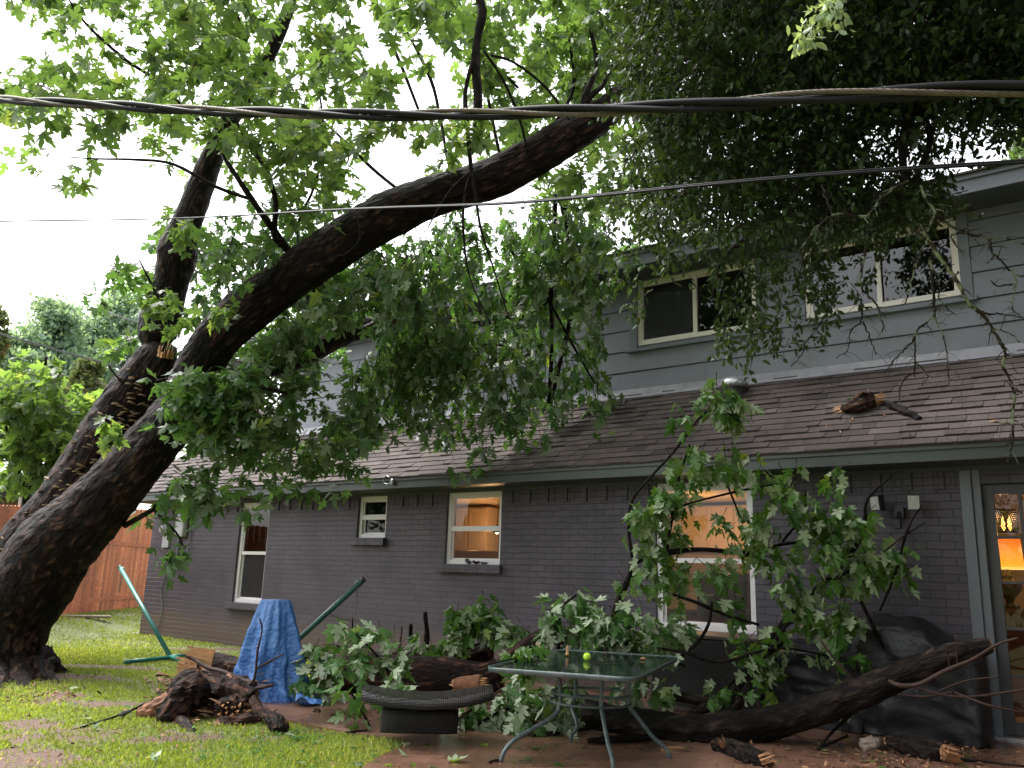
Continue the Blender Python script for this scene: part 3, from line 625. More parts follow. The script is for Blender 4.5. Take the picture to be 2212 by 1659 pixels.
# meter, conduit, flood light
mt_ = MB(); mt_.box(-14.82, -.13, 2.02, -14.50, -.001, 2.50); mt_.build('meter_box', M['meter'], house, True, bevel=.04)
q = MB(); q.tube([(-15.25, -.01, 2.18), (-15.25, -.12, 2.18)], .105, 20); q.tube([(-15.25, -.12, 2.18), (-15.25, -.17, 2.18)], [.085, .07], 20); q.box(-15.37, -.04, 1.8, -15.13, -.001, 2.05); q.build('electric_meter', M['meter'], house, True, bevel=.006)
q = MB(); q.tube([(-14.36, -.04, 2.7), (-14.36, -.04, 1.55)], .012, 6); q.tube([(-14.75, -.03, 2.02), (-14.75, -.03, 1.62)], .022, 8); q.box(-14.88, -.06, 1.42, -14.62, -.002, 1.62); q.tube([(-14.8, -.02, 1.45), (-15.1, -.02, 1.3), (-15.22, -.02, .9), (-15.1, -.02, .6), (-15.15, -.02, .25), (-15.25, -.02, .12)], .01, 5, sub=4); q.build('conduit', M['lead'], house, True)
fl = MB(); fl.box(-.72, -.10, 2.20, -.62, -.004, 2.32); fl.tube([(-.67, -.1, 2.26), (-.67, -.17, 2.2)], .02, 8); fl.box(-.71, -.2, 2.08, -.64, -.12, 2.17); flo = fl.build('flood_light', M['blacksteel'], house, True, bevel=.006)
for uu, rz in ((-.86, -.5), (-.50, .25)):
    h = MB(); h.box(-.065, -.05, -.085, .065, .03, .085); me = bpy.data.meshes.new('lamp_head'); me.from_pydata(h.v, [], h.f); me.transform(Matrix.Translation((uu, -.17, 2.36)) @ Matrix.Rotation(rz, 4, 'Z') @ Matrix.Rotation(.12, 4, 'X'))
    ho = link(me, 'lamp_head', M['blacksteel']); ho.parent = flo
    h = MB(); h.box(-.055, -.056, -.072, .055, -.051, .072); me = bpy.data.meshes.new('lens'); me.from_pydata(h.v, [], h.f); me.transform(Matrix.Translation((uu, -.17, 2.36)) @ Matrix.Rotation(rz, 4, 'Z') @ Matrix.Rotation(.12, 4, 'X'))
    lo = link(me, 'lens', M['lens'] if 'lens' in M else M['galv']); lo.parent = flo
# roof fittings
def roofpt(px, py): p = onroof(px, py)-ORG; return p @ AX, -(p @ NX), p[2]
for (px, py, top) in ((912, 947, 905), (962, 970, 925)):
    u, v, z = roofpt(px, py); hgt = abs(top-py)*12.6/F_
    q = MB(); q.tube([(u, v, z-.05), (u, v, z+hgt)], .037, 12); q.lathe([(.13, -.06), (.1, .02), (.055, .10), (.05, .13)], (u, v, z), 14); q.build('vent_pipe', M['lead'], house, True, smooth=False)
u, v, z = roofpt(1586, 862)
q = MB(); q.lathe([(.15, -.12), (.15, .20)], (u, v, z), 20); q.build('vent_collar', M['blacksteel'], house, True)
q = MB(); q.lathe([(.18, .15), (.20, .175), (.20, .2), (.17, .25), (.11, .29), (.04, .31), (.0, .315)], (u, v, z), 24); q.build('vent_hood', M['galv'], house, True, smooth=True)
q = MB(); u, z = onwall(847, 1041, EAVE+.05); q.tube([(u+.02, -EAVE-.06, z+.02), (u-.02, -EAVE-.1, z+.07), (u-.12, -EAVE-.08, z+.1), (u-.17, -EAVE-.08, z+.03), (u-.1, -EAVE-.08, z-.03), (u, -EAVE-.07, z-.01)], .004, 5, sub=4); q.lathe([(.02, -.05), (.035, -.03), (.035, .03), (.015, .05)], (u+.02, -EAVE-.06, z), 10); q.build('cable_clip', M['galv'], house, True)
# light and fittings inside (the windows of the photograph are lit)
def lamp(name, u, v, z, e, col=(1, .55, .24), r=.08):
    l = bpy.data.lights.new(name, 'POINT'); l.energy = e; l.color = col; l.shadow_soft_size = r
    o = bpy.data.objects.new(name, l); COL.objects.link(o); o.location = hw(u, -v, z)
lamp('kitchen_lamp', -7.7, 1.5, 2.0, 7); lamp('kitchen_lamp', -3.9, 1.7, 2.1, 8); lamp('counter_lamp', -8.6, 2.2, 1.75, .8, r=.03); lamp('dining_lamp', .9, 2.2, 2.1, 4.5)
# ------------------------------------------------------------------ things inside the lit rooms
def inside(name, u, v, z, label, cat, group=None): return empty(name, hw(u, -v, z), HRZ, label, cat, group)
def cabinets(u0, u1, z0, z1, v, label, w=.46):
    c = inside('kitchen_cabinet', (u0+u1)/2, v, z0, label, 'cabinet'); L = (u1-u0)/2; H = z1-z0
    MB().box(-L, .02, 0, L, .36, H).build('carcass', M['cabinet'], c, True); n = int(round((u1-u0)/w)); ww = 2*L/n
    for i in range(n):
        x0, x1 = -L+i*ww+.008, -L+(i+1)*ww-.008; q = MB(); q.box(x0, 0, .01, x1, .018, H-.01)
        q.box(x0+.02, -.008, .03, x0+.075, 0, H-.03); q.box(x1-.075, -.008, .03, x1-.02, 0, H-.03); q.box(x0+.076, -.008, .03, x1-.076, 0, .09); q.box(x0+.076, -.008, H-.09, x1-.076, 0, H-.03); q.box(x0+.1, -.006, .12, x1-.1, 0, H-.12)
        q.build('cabinet_door', M['cabinet'], c, True, bevel=.004)
cabinets(-9.05, -8.15, 1.88, 2.66, 2.0, 'pale panelled wall cabinets seen through the small kitchen window')
cabinets(-5.6, -3.3, 1.95, 2.66, 2.78, 'pale panelled wall cabinets seen through the large window behind the branch')
t = inside('kitchen_counter', -7.2, 2.55, .1, 'kitchen counter with dark top under the wall cabinets', 'counter')
MB().box(-3.1, 0, 0, 3.1, .6, .86).build('base_units', mat('brown_wood', (.2, .09, .04), (.13, .06, .03), 5, .4), t, True); MB().box(-3.1, -.03, .861, 3.1, .6, .9).build('counter_top', M['blacksteel'], t, True)
f = inside('refrigerator', -3.75, 2.2, .1, 'dark tall appliance seen in the lower part of the large window', 'refrigerator')
MB().box(-.4, 0, 0, .4, .55, 1.5).build('body', mat('appliance', (.10, .06, .04), (.08, .05, .035), 5, .3), f, True, bevel=.02); MB().box(-.38, -.03, .9, .38, 0, 1.48).build('door', M['blacksteel'], f, True); MB().box(-.3, -.05, 1.15, -.1, -.03, 1.17).build('handle', M['galv'], f, True)
p = inside('pendant_lamp', -7.55, 1.55, 2.05, 'small hanging lamp seen through the kitchen window', 'pendant lamp')
q = MB(); q.tube([(0, 0, .25), (0, 0, .8)], .006, 6); q.build('cord', M['blacksteel'], p, True); q = MB(); q.lathe([(.12, .12), (.1, .18), (.03, .24), (.01, .26)], (0, 0, 0), 16); q.build('shade', M['blacksteel'], p, True)
q = MB(); q.lathe([(.0, .09), (.03, .11), (.03, .15), (.0, .17)], (0, 0, 0), 10); q.build('bulb', emat('bulb', (1, .8, .5), 2), p, True)
# dining room: pendant with pierced shade, table lamp on a chest
ul, zl = onwall(2172, 1200, -1.5)
def shademat():
    mt, nt, b = newmat('lamp_shade'); L = nt.links; tc = nd(nt, 'ShaderNodeTexCoord'); s = nd(nt, 'ShaderNodeSeparateXYZ'); L.new(tc.outputs['Object'], s.inputs[0])
    m2 = nd(nt, 'ShaderNodeMapRange'); m2.inputs['From Min'].default_value = .42; m2.inputs['From Max'].default_value = .76; L.new(s.outputs['Z'], m2.inputs[0])
    c = ramp(nt, m2.outputs[0], [(0, (1, .50, .04)), (.45, (1, .36, .02)), (1, (.9, .13, .01))]); L.new(c, b.inputs['Emission Color']); b.inputs['Emission Strength'].default_value = .32; b.inputs['Base Color'].default_value = (.6, .3, .1, 1); return mt
tl = inside('table_lamp', ul, 1.5, zl-.6, 'table lamp with glowing orange shade and dark urn base seen through the door glass', 'table lamp')
q = MB(); q.lathe([(.185, .46), (.165, .80)], (0, 0, 0), 28); q.build('lamp_shade', shademat(), tl, True, smooth=True)
q = MB(); q.lathe([(.187, .44), (.189, .462)], (0, 0, 0), 28); q.build('shade_trim', emat('shade_trim', (1, .6, .15), .35), tl, True)
q = MB(); q.lathe([(.10, 0), (.11, .03), (.04, .06), (.05, .1), (.13, .2), (.15, .27), (.12, .31), (.05, .33), (.07, .36), (.03, .38), (.02, .46)], (0, 0, 0), 20); q.build('lamp_base', mat('urn', (.12, .05, .02), (.08, .03, .015), 8, .3), tl, True, smooth=True)
ch = inside('chest', ul+.3, 1.35, .1, 'brown wooden chest under the table lamp behind the door glass', 'chest'); zt = zl-.6-.1
MB().box(-.75, 0, 0, .75, .5, zt).build('chest_body', mat('chest_wood', (.25, .09, .03), (.15, .05, .02), 5, .35), ch, True)
for k in range(3): MB().box(-.7, -.02, .06+k*zt/3.2, .7, -.002, .04+(k+1)*zt/3.2).build('drawer', mat('drawer_wood', (.22, .08, .03), (.13, .045, .02), 7, .35), ch, True, bevel=.005)
up_, zp = onwall(2170, 1122, -1.0)
pl = inside('pendant_lamp', up_, 1.0, zp-.15, 'hanging lamp with pierced dark shade and glowing bulb at the top of the door glass', 'pendant lamp')
q = MB(); q.tube([(0, 0, .26), (0, 0, 2.72-zp)], .005, 6); q.build('cord', M['chain'], pl, True)
q = MB()
for k in range(36):
    for sgn in (1, -1):
        q.tube([(.125*math.cos(k*.1745+sgn*j*.16), .125*math.sin(k*.1745+sgn*j*.16), j*.042) for j in range(7)], .0045, 4, cap=False)
for z in (0, .25): q.tube([(.125*math.cos(a*.314), .125*math.sin(a*.314), z) for a in range(21)], .007, 5, cap=False)
q.build('lamp_shade', M['blacksteel'], pl, True)
for dx in (-.02, .045):
    q = MB(); q.lathe([(.0, .02), (.018, .05), (.022, .09), (.008, .16), (.0, .2)], (dx, 0, 0), 12); q.build('bulb', emat('filament_bulb', (1, .4, .08), 3), pl, True, smooth=True)
ob = lamp('pendant_bulb', up_, 1.0, zp-.02, 3.0, r=.05)
# ------------------------------------------------------------------ fence and left background
fz = empty('wooden_fence', (-10.3, 16, .2), 0, 'tall reddish brown board fence at the left behind the leaning trunk', 'fence')
vs, fs, ti = [], [], []; y = 11.0
while y < 31:
    b = len(vs); w = .142; x = -10.15-.02*(y-16)/2; zt = 2.33+(y-14)*.062; 
    for (px_, py_, pz_) in ((x, y, .1), (x, y+w-.004, .1), (x, y+w-.004, zt-.03), (x, y+w-.035, zt), (x, y+.03, zt), (x, y, zt-.03)): vs.append((px_+random.random()*.004, py_, pz_)); 
    for j in range(6): a_ = vs[b+j]; vs.append((a_[0]-.02, a_[1], a_[2]))
    fs += [tuple(b+j for j in (0, 1, 2, 3, 4, 5)), tuple(b+6+j for j in (5, 4, 3, 2, 1, 0))]+[(b+j, b+6+j, b+6+(j+1) % 6, b+(j+1) % 6) for j in range(6)]
    ti += [min(1, max(0, random.gauss(.5, .25)))]*8; y += w
me = bpy.data.meshes.new('boards'); me.from_pydata(vs, [], fs); set_tint(me, ti); link(me, 'boards', M['fence'], fz)
o = MB().box(-10.24, 11, .5, -10.20, 31, .6).box(-10.24, 11, 1.9, -10.20, 31, 2.0).build('rail', M['fence'], fz); set_tint(o.data, [.3]*12)
bd = tag(MB().box(-.75, -.1, 0, .75, .1, .05).build('loose_board', M['stone'], bevel=.01), 'pale flat board lying on the grass at the foot of the fence', 'board'); g = gnd(158, 1334, .25); bd.location = g; bd.rotation_euler = (0, 0, 0.35)
for k, (px, r) in enumerate(((46, .03), (68, .022))):
    a = at(px, 1100, 19); q = MB(); q.tube([(a[0], a[1], .2), at(px+3, 1040, 19)], r, 8); q.lathe([(r*1.3, 0), (r*1.3, .05), (0, .09)], at(px+3, 1041, 19), 8)
    tag(q.build('metal_post', M['galv']), ('thicker' if k == 0 else 'thinner')+' grey metal post standing behind the red fence at far left', 'post')
nb = empty('neighbour_shed', at(-30, 1120, 27), .3, 'dim brown shed behind the fence at the far left', 'shed')
MB().box(-2.6, -1, -2.5, 2.2, 2, .65).build('shed_wall', mat('shed_boards', (.16, .09, .06), (.1, .06, .04), 6, .8, .01), nb, True); MB().add([(-3, -1.4, .6), (2.5, -1.4, .6), (2.5, .5, 1.3), (-3, .5, 1.3), (2.5, 2.4, .6), (-3, 2.4, .6)], [(0, 1, 2, 3), (3, 2, 4, 5)]).build('roof', M['darkbark'], nb, True)
# conifers beyond the fence
def conifer(px, py_top, py_base, hw_px, d, seed, label, mt='conifer', group='blue green conifers beyond the fence', sparse=1., cat='tree', name='conifer_tree', tw='conifer'):
    r_ = np.random.default_rng(seed); top = at(px, py_top, d); bot = at(px, py_base, d); H = top[2]-bot[2]; W = hw_px*d/F_
    base = np.array([top[0], top[1], 0.]); t = empty(name, base, 0, label, cat, group)
    q = MB(); q.tube([base, base+[0, 0, top[2]*.6], [top[0], top[1], top[2]-.1]], [.22, .12, .03], 8); 
    C = []
    for k in range(int(75*sparse)):
        h = r_.random()**1.1; z = top[2]-H*h*1.05; rr = W*(.18+.95*h**.8)*r_.uniform(.6, 1.05); a = r_.random()*6.283
        tip = np.array([top[0]+rr*math.cos(a), top[1]+rr*math.sin(a), z+.25*rr]); root = np.array([top[0], top[1], z-.1])
        q.tube([root, (root+tip)/2+[0, 0, -.05], tip], [.035, .02, .008], 4, cap=False)
        for s_ in np.linspace(.35, 1.03, 7):
            c = root+(tip-root)*s_; m_ = 26
            C.append(c+r_.normal(size=(m_, 3))*[.22, .22, .15]*(W/2.2))
    q.build('trunk', M['darkbark'], t)
    C = np.concatenate(C); k = len(C)
    d_ = unit(r_.normal(size=(k, 3))*.6+unit(C-[top[0], top[1], 0])*[1, 1, 0]+[0, 0, .4])
    l = scatter_mesh(NEEDLE, C, d_, r_.normal(size=(k, 3)), r_.uniform(.10, .24, k), r_.random(k))
    link(tri_mesh('crown', *l), 'crown', M[tw], t)
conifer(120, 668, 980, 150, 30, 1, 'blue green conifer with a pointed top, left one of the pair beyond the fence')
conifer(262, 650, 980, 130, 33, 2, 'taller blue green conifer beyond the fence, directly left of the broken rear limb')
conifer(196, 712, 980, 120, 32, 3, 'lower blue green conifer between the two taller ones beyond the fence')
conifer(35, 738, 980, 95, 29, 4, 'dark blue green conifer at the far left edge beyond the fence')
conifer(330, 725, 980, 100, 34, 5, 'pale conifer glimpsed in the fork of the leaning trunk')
conifer(195, 792, 960, 62, 24, 6, 'reddish leaved shrub rising above the fence left of the trunk', group=None, sparse=.8, cat='shrub', name='red_shrub', tw='redleaf')
conifer(-8, 672, 900, 45, 26, 8, 'brownish sparse tree cut by the left edge of the picture', group=None, sparse=.35, name='brown_tree', tw='redleaf')
conifer(2225, 285, 520, 75, 30, 9, 'bright green tree top showing over the upper roof at the right edge', group=None, sparse=1.6, name='distant_tree', tw='maple_lit')
# ------------------------------------------------------------------ overhead cables
def helix(path, rads, n, amp, ph, turns, seg=8, sub=14):
    P, Rr = resample(path, rads, sub); T = unit(np.gradient(P, axis=0)); a = unit(np.cross(T, [0, 0, 1.])); b = np.cross(T, a)
    s = np.concatenate([[0], np.cumsum(np.linalg.norm(np.diff(P, axis=0), axis=1))]); th = 2*math.pi*s/turns+ph
    return P+(a*np.cos(th)[:, None]+b*np.sin(th)[:, None])*amp
cp = [(-420, 180, 4.6), (0, 214, 3.5), (240, 228, 3.2), (500, 241, 2.95), (800, 248, 2.7), (1106, 244, 2.5), (1450, 231, 2.25), (1750, 210, 2.06), (2050, 196, 1.92), (2300, 190, 1.82), (2700, 180, 1.7)]
cpts = [at(*c) for c in cp]; cpts = [cpts[0]+(cpts[0]-cpts[1])*k for k in (7, 3, 1)]+cpts+[cpts[-1]+(cpts[-1]-cpts[-2])*k for k in (1, 2, 4, 8, 16, 32)]
cb = empty('twisted_power_cable', cpts[0], 0, 'thick twisted black power cable with a bare strand crossing the whole upper picture', 'cable')
for i, (nm, mt_, r) in enumerate((('insulated_wire', 'rubber', .0092), ('insulated_wire', 'rubber', .0092), ('bare_wire', 'strand', .0065))):
    P = helix(cpts, [1]*len(cpts), 0, .0112, i*2.094+.4, 1.05)
    q = MB(); q.tube(P, r, 12, sub=1)
    if nm == 'bare_wire':
        q = MB(); q.tube(P, r*.7, 6); P3, _ = resample(P, 1, 7)
        for k in range(6): q.tube(helix(P3, [1]*len(P3), 0, r*.72, k*1.047, .11, sub=1), r*.36, 5)
    q.build(nm, M[mt_], cb, smooth=True)
cp = [(-500, 486, 8.5), (0, 478, 6.6), (370, 472, 5.3), (750, 452, 4.2), (1106, 438, 3.5), (1500, 401, 2.95), (1800, 375, 2.7), (2212, 349, 2.45), (2700, 325, 2.2)]
ct = empty('thin_overhead_cable', at(*cp[0]), 0, 'thin black double cable below the thick one, running over the upstairs windows', 'cable')
for i in (0, 1): q = MB(); q.tube(helix([at(*cp[0])+(at(*cp[0])-at(*cp[1]))*k for k in (5, 2, 1)]+[at(*c) for c in cp]+[at(*cp[-1])+(at(*cp[-1])-at(*cp[-2]))*k for k in (1, 2, 4, 8, 16)], [1]*17, 0, .0036, i*3.14+1.2, 30), .0046, 8); q.build('wire', M['rubber'], ct, smooth=True)
for nm, cp, lb, r in (('distant_wire', [(-60, 704, 15), (0, 720, 15), (130, 757, 15.5), (266, 795, 16), (420, 845, 17)], 'grey double wire sloping down behind the trunk at the left', .012),
                      ('distant_wire', [(225, 672, 22), (310, 700, 22), (420, 738, 22)], 'short pale wire end sloping beside the upright broken limb', .014),
                      ('distant_wire', [(-40, 915, 14), (45, 950, 14), (120, 985, 14)], 'thin dark wire passing behind the young maple at far left', .008)):
    q = MB(); q.tube([at(*c) for c in cp], r, 6, sub=5); q.tube([at(c[0], c[1]+3, c[2]) for c in cp], r*.8, 6, sub=5); tag(q.build(nm, M['lead']), lb, 'wire')
cp = [(-30, 1621, 6.9), (0, 1614, 7.0), (115, 1589, 7.3), (190, 1567, 7.6), (265, 1542, 8.1), (325, 1514, 8.5), (380, 1486, 8.9), (438, 1458, 9.1)]
fc_ = empty('fallen_cable', at(*cp[1]), 0, 'torn black cable stretched across the lawn up to the debris pile', 'cable')
q = MB(); q.tube([at(*c) for c in cp], .011, 7, sub=6, rough=.25, freq=20); q.build('cable', M['rubber'], fc_, smooth=True)
for (a, b, d) in ((267, 1542, 8.0), (108, 1592, 7.25), (436, 1452, 9.0)):
    c = at(a, b, d); q = MB(); q.tube([c+[-.05, 0, -.01], c, c+[.06, .02, .03]], [.012, .026, .012], 7, rough=.3, freq=15); q.tube([c, c+[.02, -.02, -.07], c+[.06, -.03, -.13], c+[.07, -.02, -.17]], [.008, .01, .008, .02], 6, sub=3, rough=.3, freq=15); q.build('clamp', M['blacksteel'], fc_)
# ------------------------------------------------------------------ hammock stand
A0, A1 = gnd(368, 1419, .05), at(260, 1226, 14.7); B0, B1 = gnd(556, 1466, .05), at(783, 1254, 10.6)
hs_ = empty('hammock_stand', (A0+B0)/2, 0, 'green steel hammock stand with two slanting arms beside the blue tarp', 'hammock stand')
def bar(name, p, q_, r, mt_, **k): mb = MB(); mb.tube([p, q_], r, 14); return mb.build(name, M[mt_], hs_, smooth=True)
bar('arm', A0, A1, .034, 'greensteel'); bar('arm', B0+[0, 0, .02], B1, .036, 'darkgreen'); bar('base_beam', A0, B0, .034, 'greensteel')
dirn = unit((B0-A0)*[1, 1, 0]); sd_ = np.array([-dirn[1], dirn[0], 0])
F1 = gnd(270, 1430, .04); bar('foot', F1, A0+[.02, -.02, -.005], .03, 'greensteel'); bar('foot', A0-(F1-A0)*.35+[0, 0, -.005], A0, .03, 'greensteel'); bar('foot', B0-sd_*.5, B0+sd_*.6, .032, 'darkgreen')
for e, a0 in ((A1, A0), (B1, B0)):
    ax = unit(e-a0); q = MB(); q.tube([e-ax*.005, e+ax*.03], .037, 14); q.build('end_cap', M['blacksteel'], hs_)
    q = MB(); p0 = e-ax*.09+[0, 0, -.03]
    q.tube([e-ax*.08+np.array([math.cos(t)*.05, math.sin(t)*.02, math.sin(t)*.05]) for t in np.linspace(0, 6.28, 12)], .006, 5, cap=False)
    for k in range(11 if e is B1 else 9):
        c = p0-np.array([0, 0, .036*k+.03]); d1 = np.array([1, 0, 0.]) if k % 2 else np.array([0, 1, 0.])
        q.tube([c+d1*.010*math.cos(t)+np.array([0, 0, .024])*math.sin(t) for t in np.linspace(0, 6.283, 9)], .0038, 4, cap=False)
    q.build('chain', M['chain'], hs_)
# ------------------------------------------------------------------ blue tarp over something tall
def tarp():
    mt, nt, b = newmat('blue_tarp'); L = nt.links; tc = nd(nt, 'ShaderNodeTexCoord')
    n1 = nd(nt, 'ShaderNodeTexNoise', Scale=5, Detail=7, Roughness=.7); n2 = nd(nt, 'ShaderNodeTexNoise', Scale=2.3, Detail=6, Roughness=.6, Distortion=1.); n3 = nd(nt, 'ShaderNodeTexNoise', Scale=26, Detail=8)
    for n_ in (n1, n2, n3): L.new(tc.outputs['Object'], n_.inputs['Vector'])
    c = ramp(nt, n1.outputs['Fac'], [(.3, (.03, .10, .30)), (.5, (.045, .145, .39)), (.7, (.09, .22, .47))])
    f = ramp(nt, n2.outputs['Fac'], [(.68, (0, 0, 0)), (.8, (.8, .8, .8))]); f2 = ramp(nt, n2.outputs['Fac'], [(.28, (1, 1, 1)), (.36, (0, 0, 0))])
    mx = nd(nt, 'ShaderNodeMix', data_type='RGBA'); L.new(f, mx.inputs['Factor']); L.new(c, mx.inputs['A']); mx.inputs['B'].default_value = (.42, .46, .6, 1)
    m2 = nd(nt, 'ShaderNodeMix', data_type='RGBA'); L.new(f2, m2.inputs['Factor']); L.new(mx.outputs['Result'], m2.inputs['A']); m2.inputs['B'].default_value = (.04, .05, .09, 1)
    L.new(m2.outputs['Result'], b.inputs['Base Color']); b.inputs['Roughness'].default_value = .38
    wv = nd(nt, 'ShaderNodeTexNoise', Scale=7, Detail=2, Distortion=2.); L.new(tc.outputs['Object'], wv.inputs['Vector'])
    ad = nd(nt, 'ShaderNodeMath', operation='ADD'); L.new(wv.outputs['Fac'], ad.inputs[0]); L.new(n3.outputs['Fac'], ad.inputs[1])
    bp = nd(nt, 'ShaderNodeBump', Strength=.9, Distance=.022); L.new(ad.outputs[0], bp.inputs['Height']); L.new(bp.outputs[0], b.inputs['Normal'])
    c0 = gnd(577, 1512); c0[2] = 0; top = at(577, 1297, (c0-CAMP) @ fw); H = top[2]; n, R_ = 150, 90; vs = []
    for j in range(R_+1):
        t = j/R_; z = H*(1-t)
        for i in range(n):
            a = 2*math.pi*i/n; ca, sa = math.cos(a), math.sin(a)
            r0 = .165+.25*t**.85+.03*math.sin(t*3.1); rx = r0*(1+.06*max(0, ca)*t)
            fold = (1-2*abs(math.sin(2.5*a+.6+.5*t)))*.5+(1-2*abs(math.sin(4.5*a+2.3-.8*t)))*.4+.25*math.sin(15*a+.6+t*3)+.3*fbm(ca*2+t, sa*2, t*2, 3)
            r = rx*(1+(.10+.34*min(t, .65))*fold*.8)+.035*t*fbm(ca*3.5, sa*3.5+3, z*5, 4)+.03*math.exp(-((t-.86)/.1)**2)*fbm(ca*5, sa*5, z*14, 3)
            bulge = max(0, t-.72)/.28; r += .10*bulge**2*(1+.6*fbm(ca*3, sa*3, 7, 2)); zz = z
            if t > .72: zz = z+.035*bulge*math.sin(bulge*9+fbm(ca*4, sa*4, 1, 2)*5)*(1-.2*bulge)
            zz = max(zz, .012+.025*abs(fbm(ca*5, sa*5, j*.3, 2)))
            vs.append((c0[0]+r*ca+.015*t, c0[1]+r*sa*.85, zz))
    fs = [(j*n+i, (j+1)*n+i, (j+1)*n+(i+1) % n, j*n+(i+1) % n) for j in range(R_) for i in range(n)]
    b0 = len(vs); vs.append((c0[0], c0[1], H+.006)); fs += [(i, (i+1) % n, b0) for i in range(n)]
    # the loose corner spilled out to the right over the patio
    e0, e1 = gnd(648, 1528), gnd(716, 1528); m_, k_ = 26, 14; b0 = len(vs); ax = e1-e0; px = np.array([-ax[1], ax[0], 0]); px /= np.linalg.norm(px)
    for i in range(m_+1):
        s = i/m_
        for k in range(k_+1):
            w = (k/k_-.5)*(.5*(1-s)**.7+.03); q_ = e0+ax*(s*1.05-.15)+px*w
            vs.append((q_[0], q_[1], .045+.05*(1-s)+.045*math.sin(k*.9+s*7)*(1-.5*s)+.03*fbm(q_[0]*9, q_[1]*9, 2, 2)))
    fs += [(b0+i*(k_+1)+k, b0+(i+1)*(k_+1)+k, b0+(i+1)*(k_+1)+k+1, b0+i*(k_+1)+k+1) for i in range(m_) for k in range(k_)]
    me = bpy.data.meshes.new('tarp'); me.from_pydata(vs, [], fs); t_ = empty('tarp_cover', c0, 0, 'crumpled blue tarp draped over a tall narrow object on the lawn edge', 'tarp')
    link(me, 'tarp', mt, t_, smooth=True)
tarp()
# ------------------------------------------------------------------ the leaning maple
def limb(parent, path, name='limb', mt='limb', n=10, sub=5, rough=.12, freq=4, ext=None):
    q = MB(); q.tube(limb_pts(path), pxr(path), n, sub=sub, rough=rough, freq=freq); return q.build(name, M[mt], parent, smooth=True)
base = gnd(30, 1452)
mp = empty('leaning_maple_tree', base, 0, 'huge split maple leaning right from the lawn, its long limb reaching over the house roof', 'tree')
front = [(5, 1510, 11.0, 100), (10, 1460, 11.0, 80), (14, 1415, 11.0, 74), (27, 1350, 11.05, 72), (60, 1270, 11.1, 84), (105, 1190, 11.1, 82), (150, 1150, 11.1, 74), (194, 1110, 11.1, 67), (243, 1055, 11.1, 62), (293, 1000, 11.1, 58), (345, 940, 11.15, 54), (385, 888, 11.05, 52), (412, 835, 11.0, 49), (435, 783, 10.95, 47), (480, 720, 10.85, 48), (560, 650, 10.8, 48), (630, 598, 10.75, 47), (700, 550, 10.7, 47), (775, 500, 10.65, 47), (850, 457, 10.6, 49), (925, 425, 10.55, 44), (1000, 405, 10.5, 42), (1075, 380, 10.45, 41), (1150, 342, 10.4, 41), (1220, 298, 10.35, 39), (1280, 262, 10.3, 36), (1325, 228, 10.3, 32), (1352, 200, 10.3, 27)]
rear = [(-35, 1470, 11.4, 74), (-20, 1370, 11.5, 76), (15, 1285, 11.55, 78), (58, 1210, 11.6, 72), (95, 1155, 11.6, 68), (135, 1102, 11.65, 64), (180, 1035, 11.7, 62), (222, 965, 11.75, 60), (262, 897, 11.9, 58), (306, 828, 11.85, 52), (335, 782, 11.8, 44), (350, 755, 11.8, 34), (354, 742, 11.8, 22)]
up2 = [(342, 748, 11.95, 24), (340, 730, 11.95, 38), (345, 695, 11.95, 41), (358, 650, 11.95, 36), (370, 610, 11.95, 34), (380, 570, 11.95, 37), (384, 545, 11.95, 39), (393, 515, 11.95, 33), (406, 480, 11.95, 29), (420, 445, 11.95, 28), (436, 400, 11.95, 27), (450, 360, 11.95, 25), (464, 325, 11.95, 22), (490, 270, 12, 19), (525, 215, 12, 17), (565, 150, 12, 15), (600, 80, 12, 14), (625, 10, 12, 12), (645, -70, 12, 10)]
def bigtube(path, n, sub, sm=None):
    P, Rr = resample(limb_pts(path), pxr(path), sub); q = MB(); q.tube(P, Rr, n, rough=0); V = np.array(q.v); 
    T = np.gradient(P, axis=0)
    for i in range(len(P)):
        for k in range(n):
            p = V[i*n+k]; d = p-P[i]; r = np.linalg.norm(d); u_ = d/r; a = 6.283*k/n; s = i*.09
            lob = .11*noise.noise(Vector((p[0]*1.3, p[1]*1.3, p[2]*1.3))) + .03*math.sin(3*a+s*.6)
            rid = noise.noise(Vector((math.cos(a)*4.2, math.sin(a)*4.2, s*.9)))
            rid2 = noise.noise(Vector((math.cos(a)*11, math.sin(a)*11, s*3.2)))
            pl = noise.noise(Vector((p[0]*7, p[1]*7, p[2]*7)))
            V[i*n+k] = P[i]+u_*(r*(1+lob)+min(.4, r)*(.06*abs(rid)+.05*abs(rid2)+.05*pl))
    q.v = [tuple(v) for v in V]; return q
bigtube(front, 84, 16).build('trunk', M['bark'], mp, smooth=True)
bigtube(rear, 60, 14).build('rear_stem', M['bark'], mp, smooth=True)
bigtube(up2, 30, 10).build('broken_upright_limb', M['bark'], mp, smooth=True)
# root flare
q = MB()
for (x1, y1, r) in ((168, 1462, 26), (138, 1492, 26), (98, 1488, 30), (62, 1512, 30), (28, 1500, 30), (-8, 1520, 34), (-50, 1500, 30), (-110, 1500, 34)):
    g = gnd(x1, y1, -.05); b_ = at(20+(x1-20)*.42, 1425, 11.05); q.tube([b_, b_*.55+g*.45-[0, 0, .07], g-[0, 0, .03]], [.22, .12, .03], 14, sub=7, rough=.45, freq=6, seed=x1)
q.build('root_flare', M['bark'], mp, smooth=True)
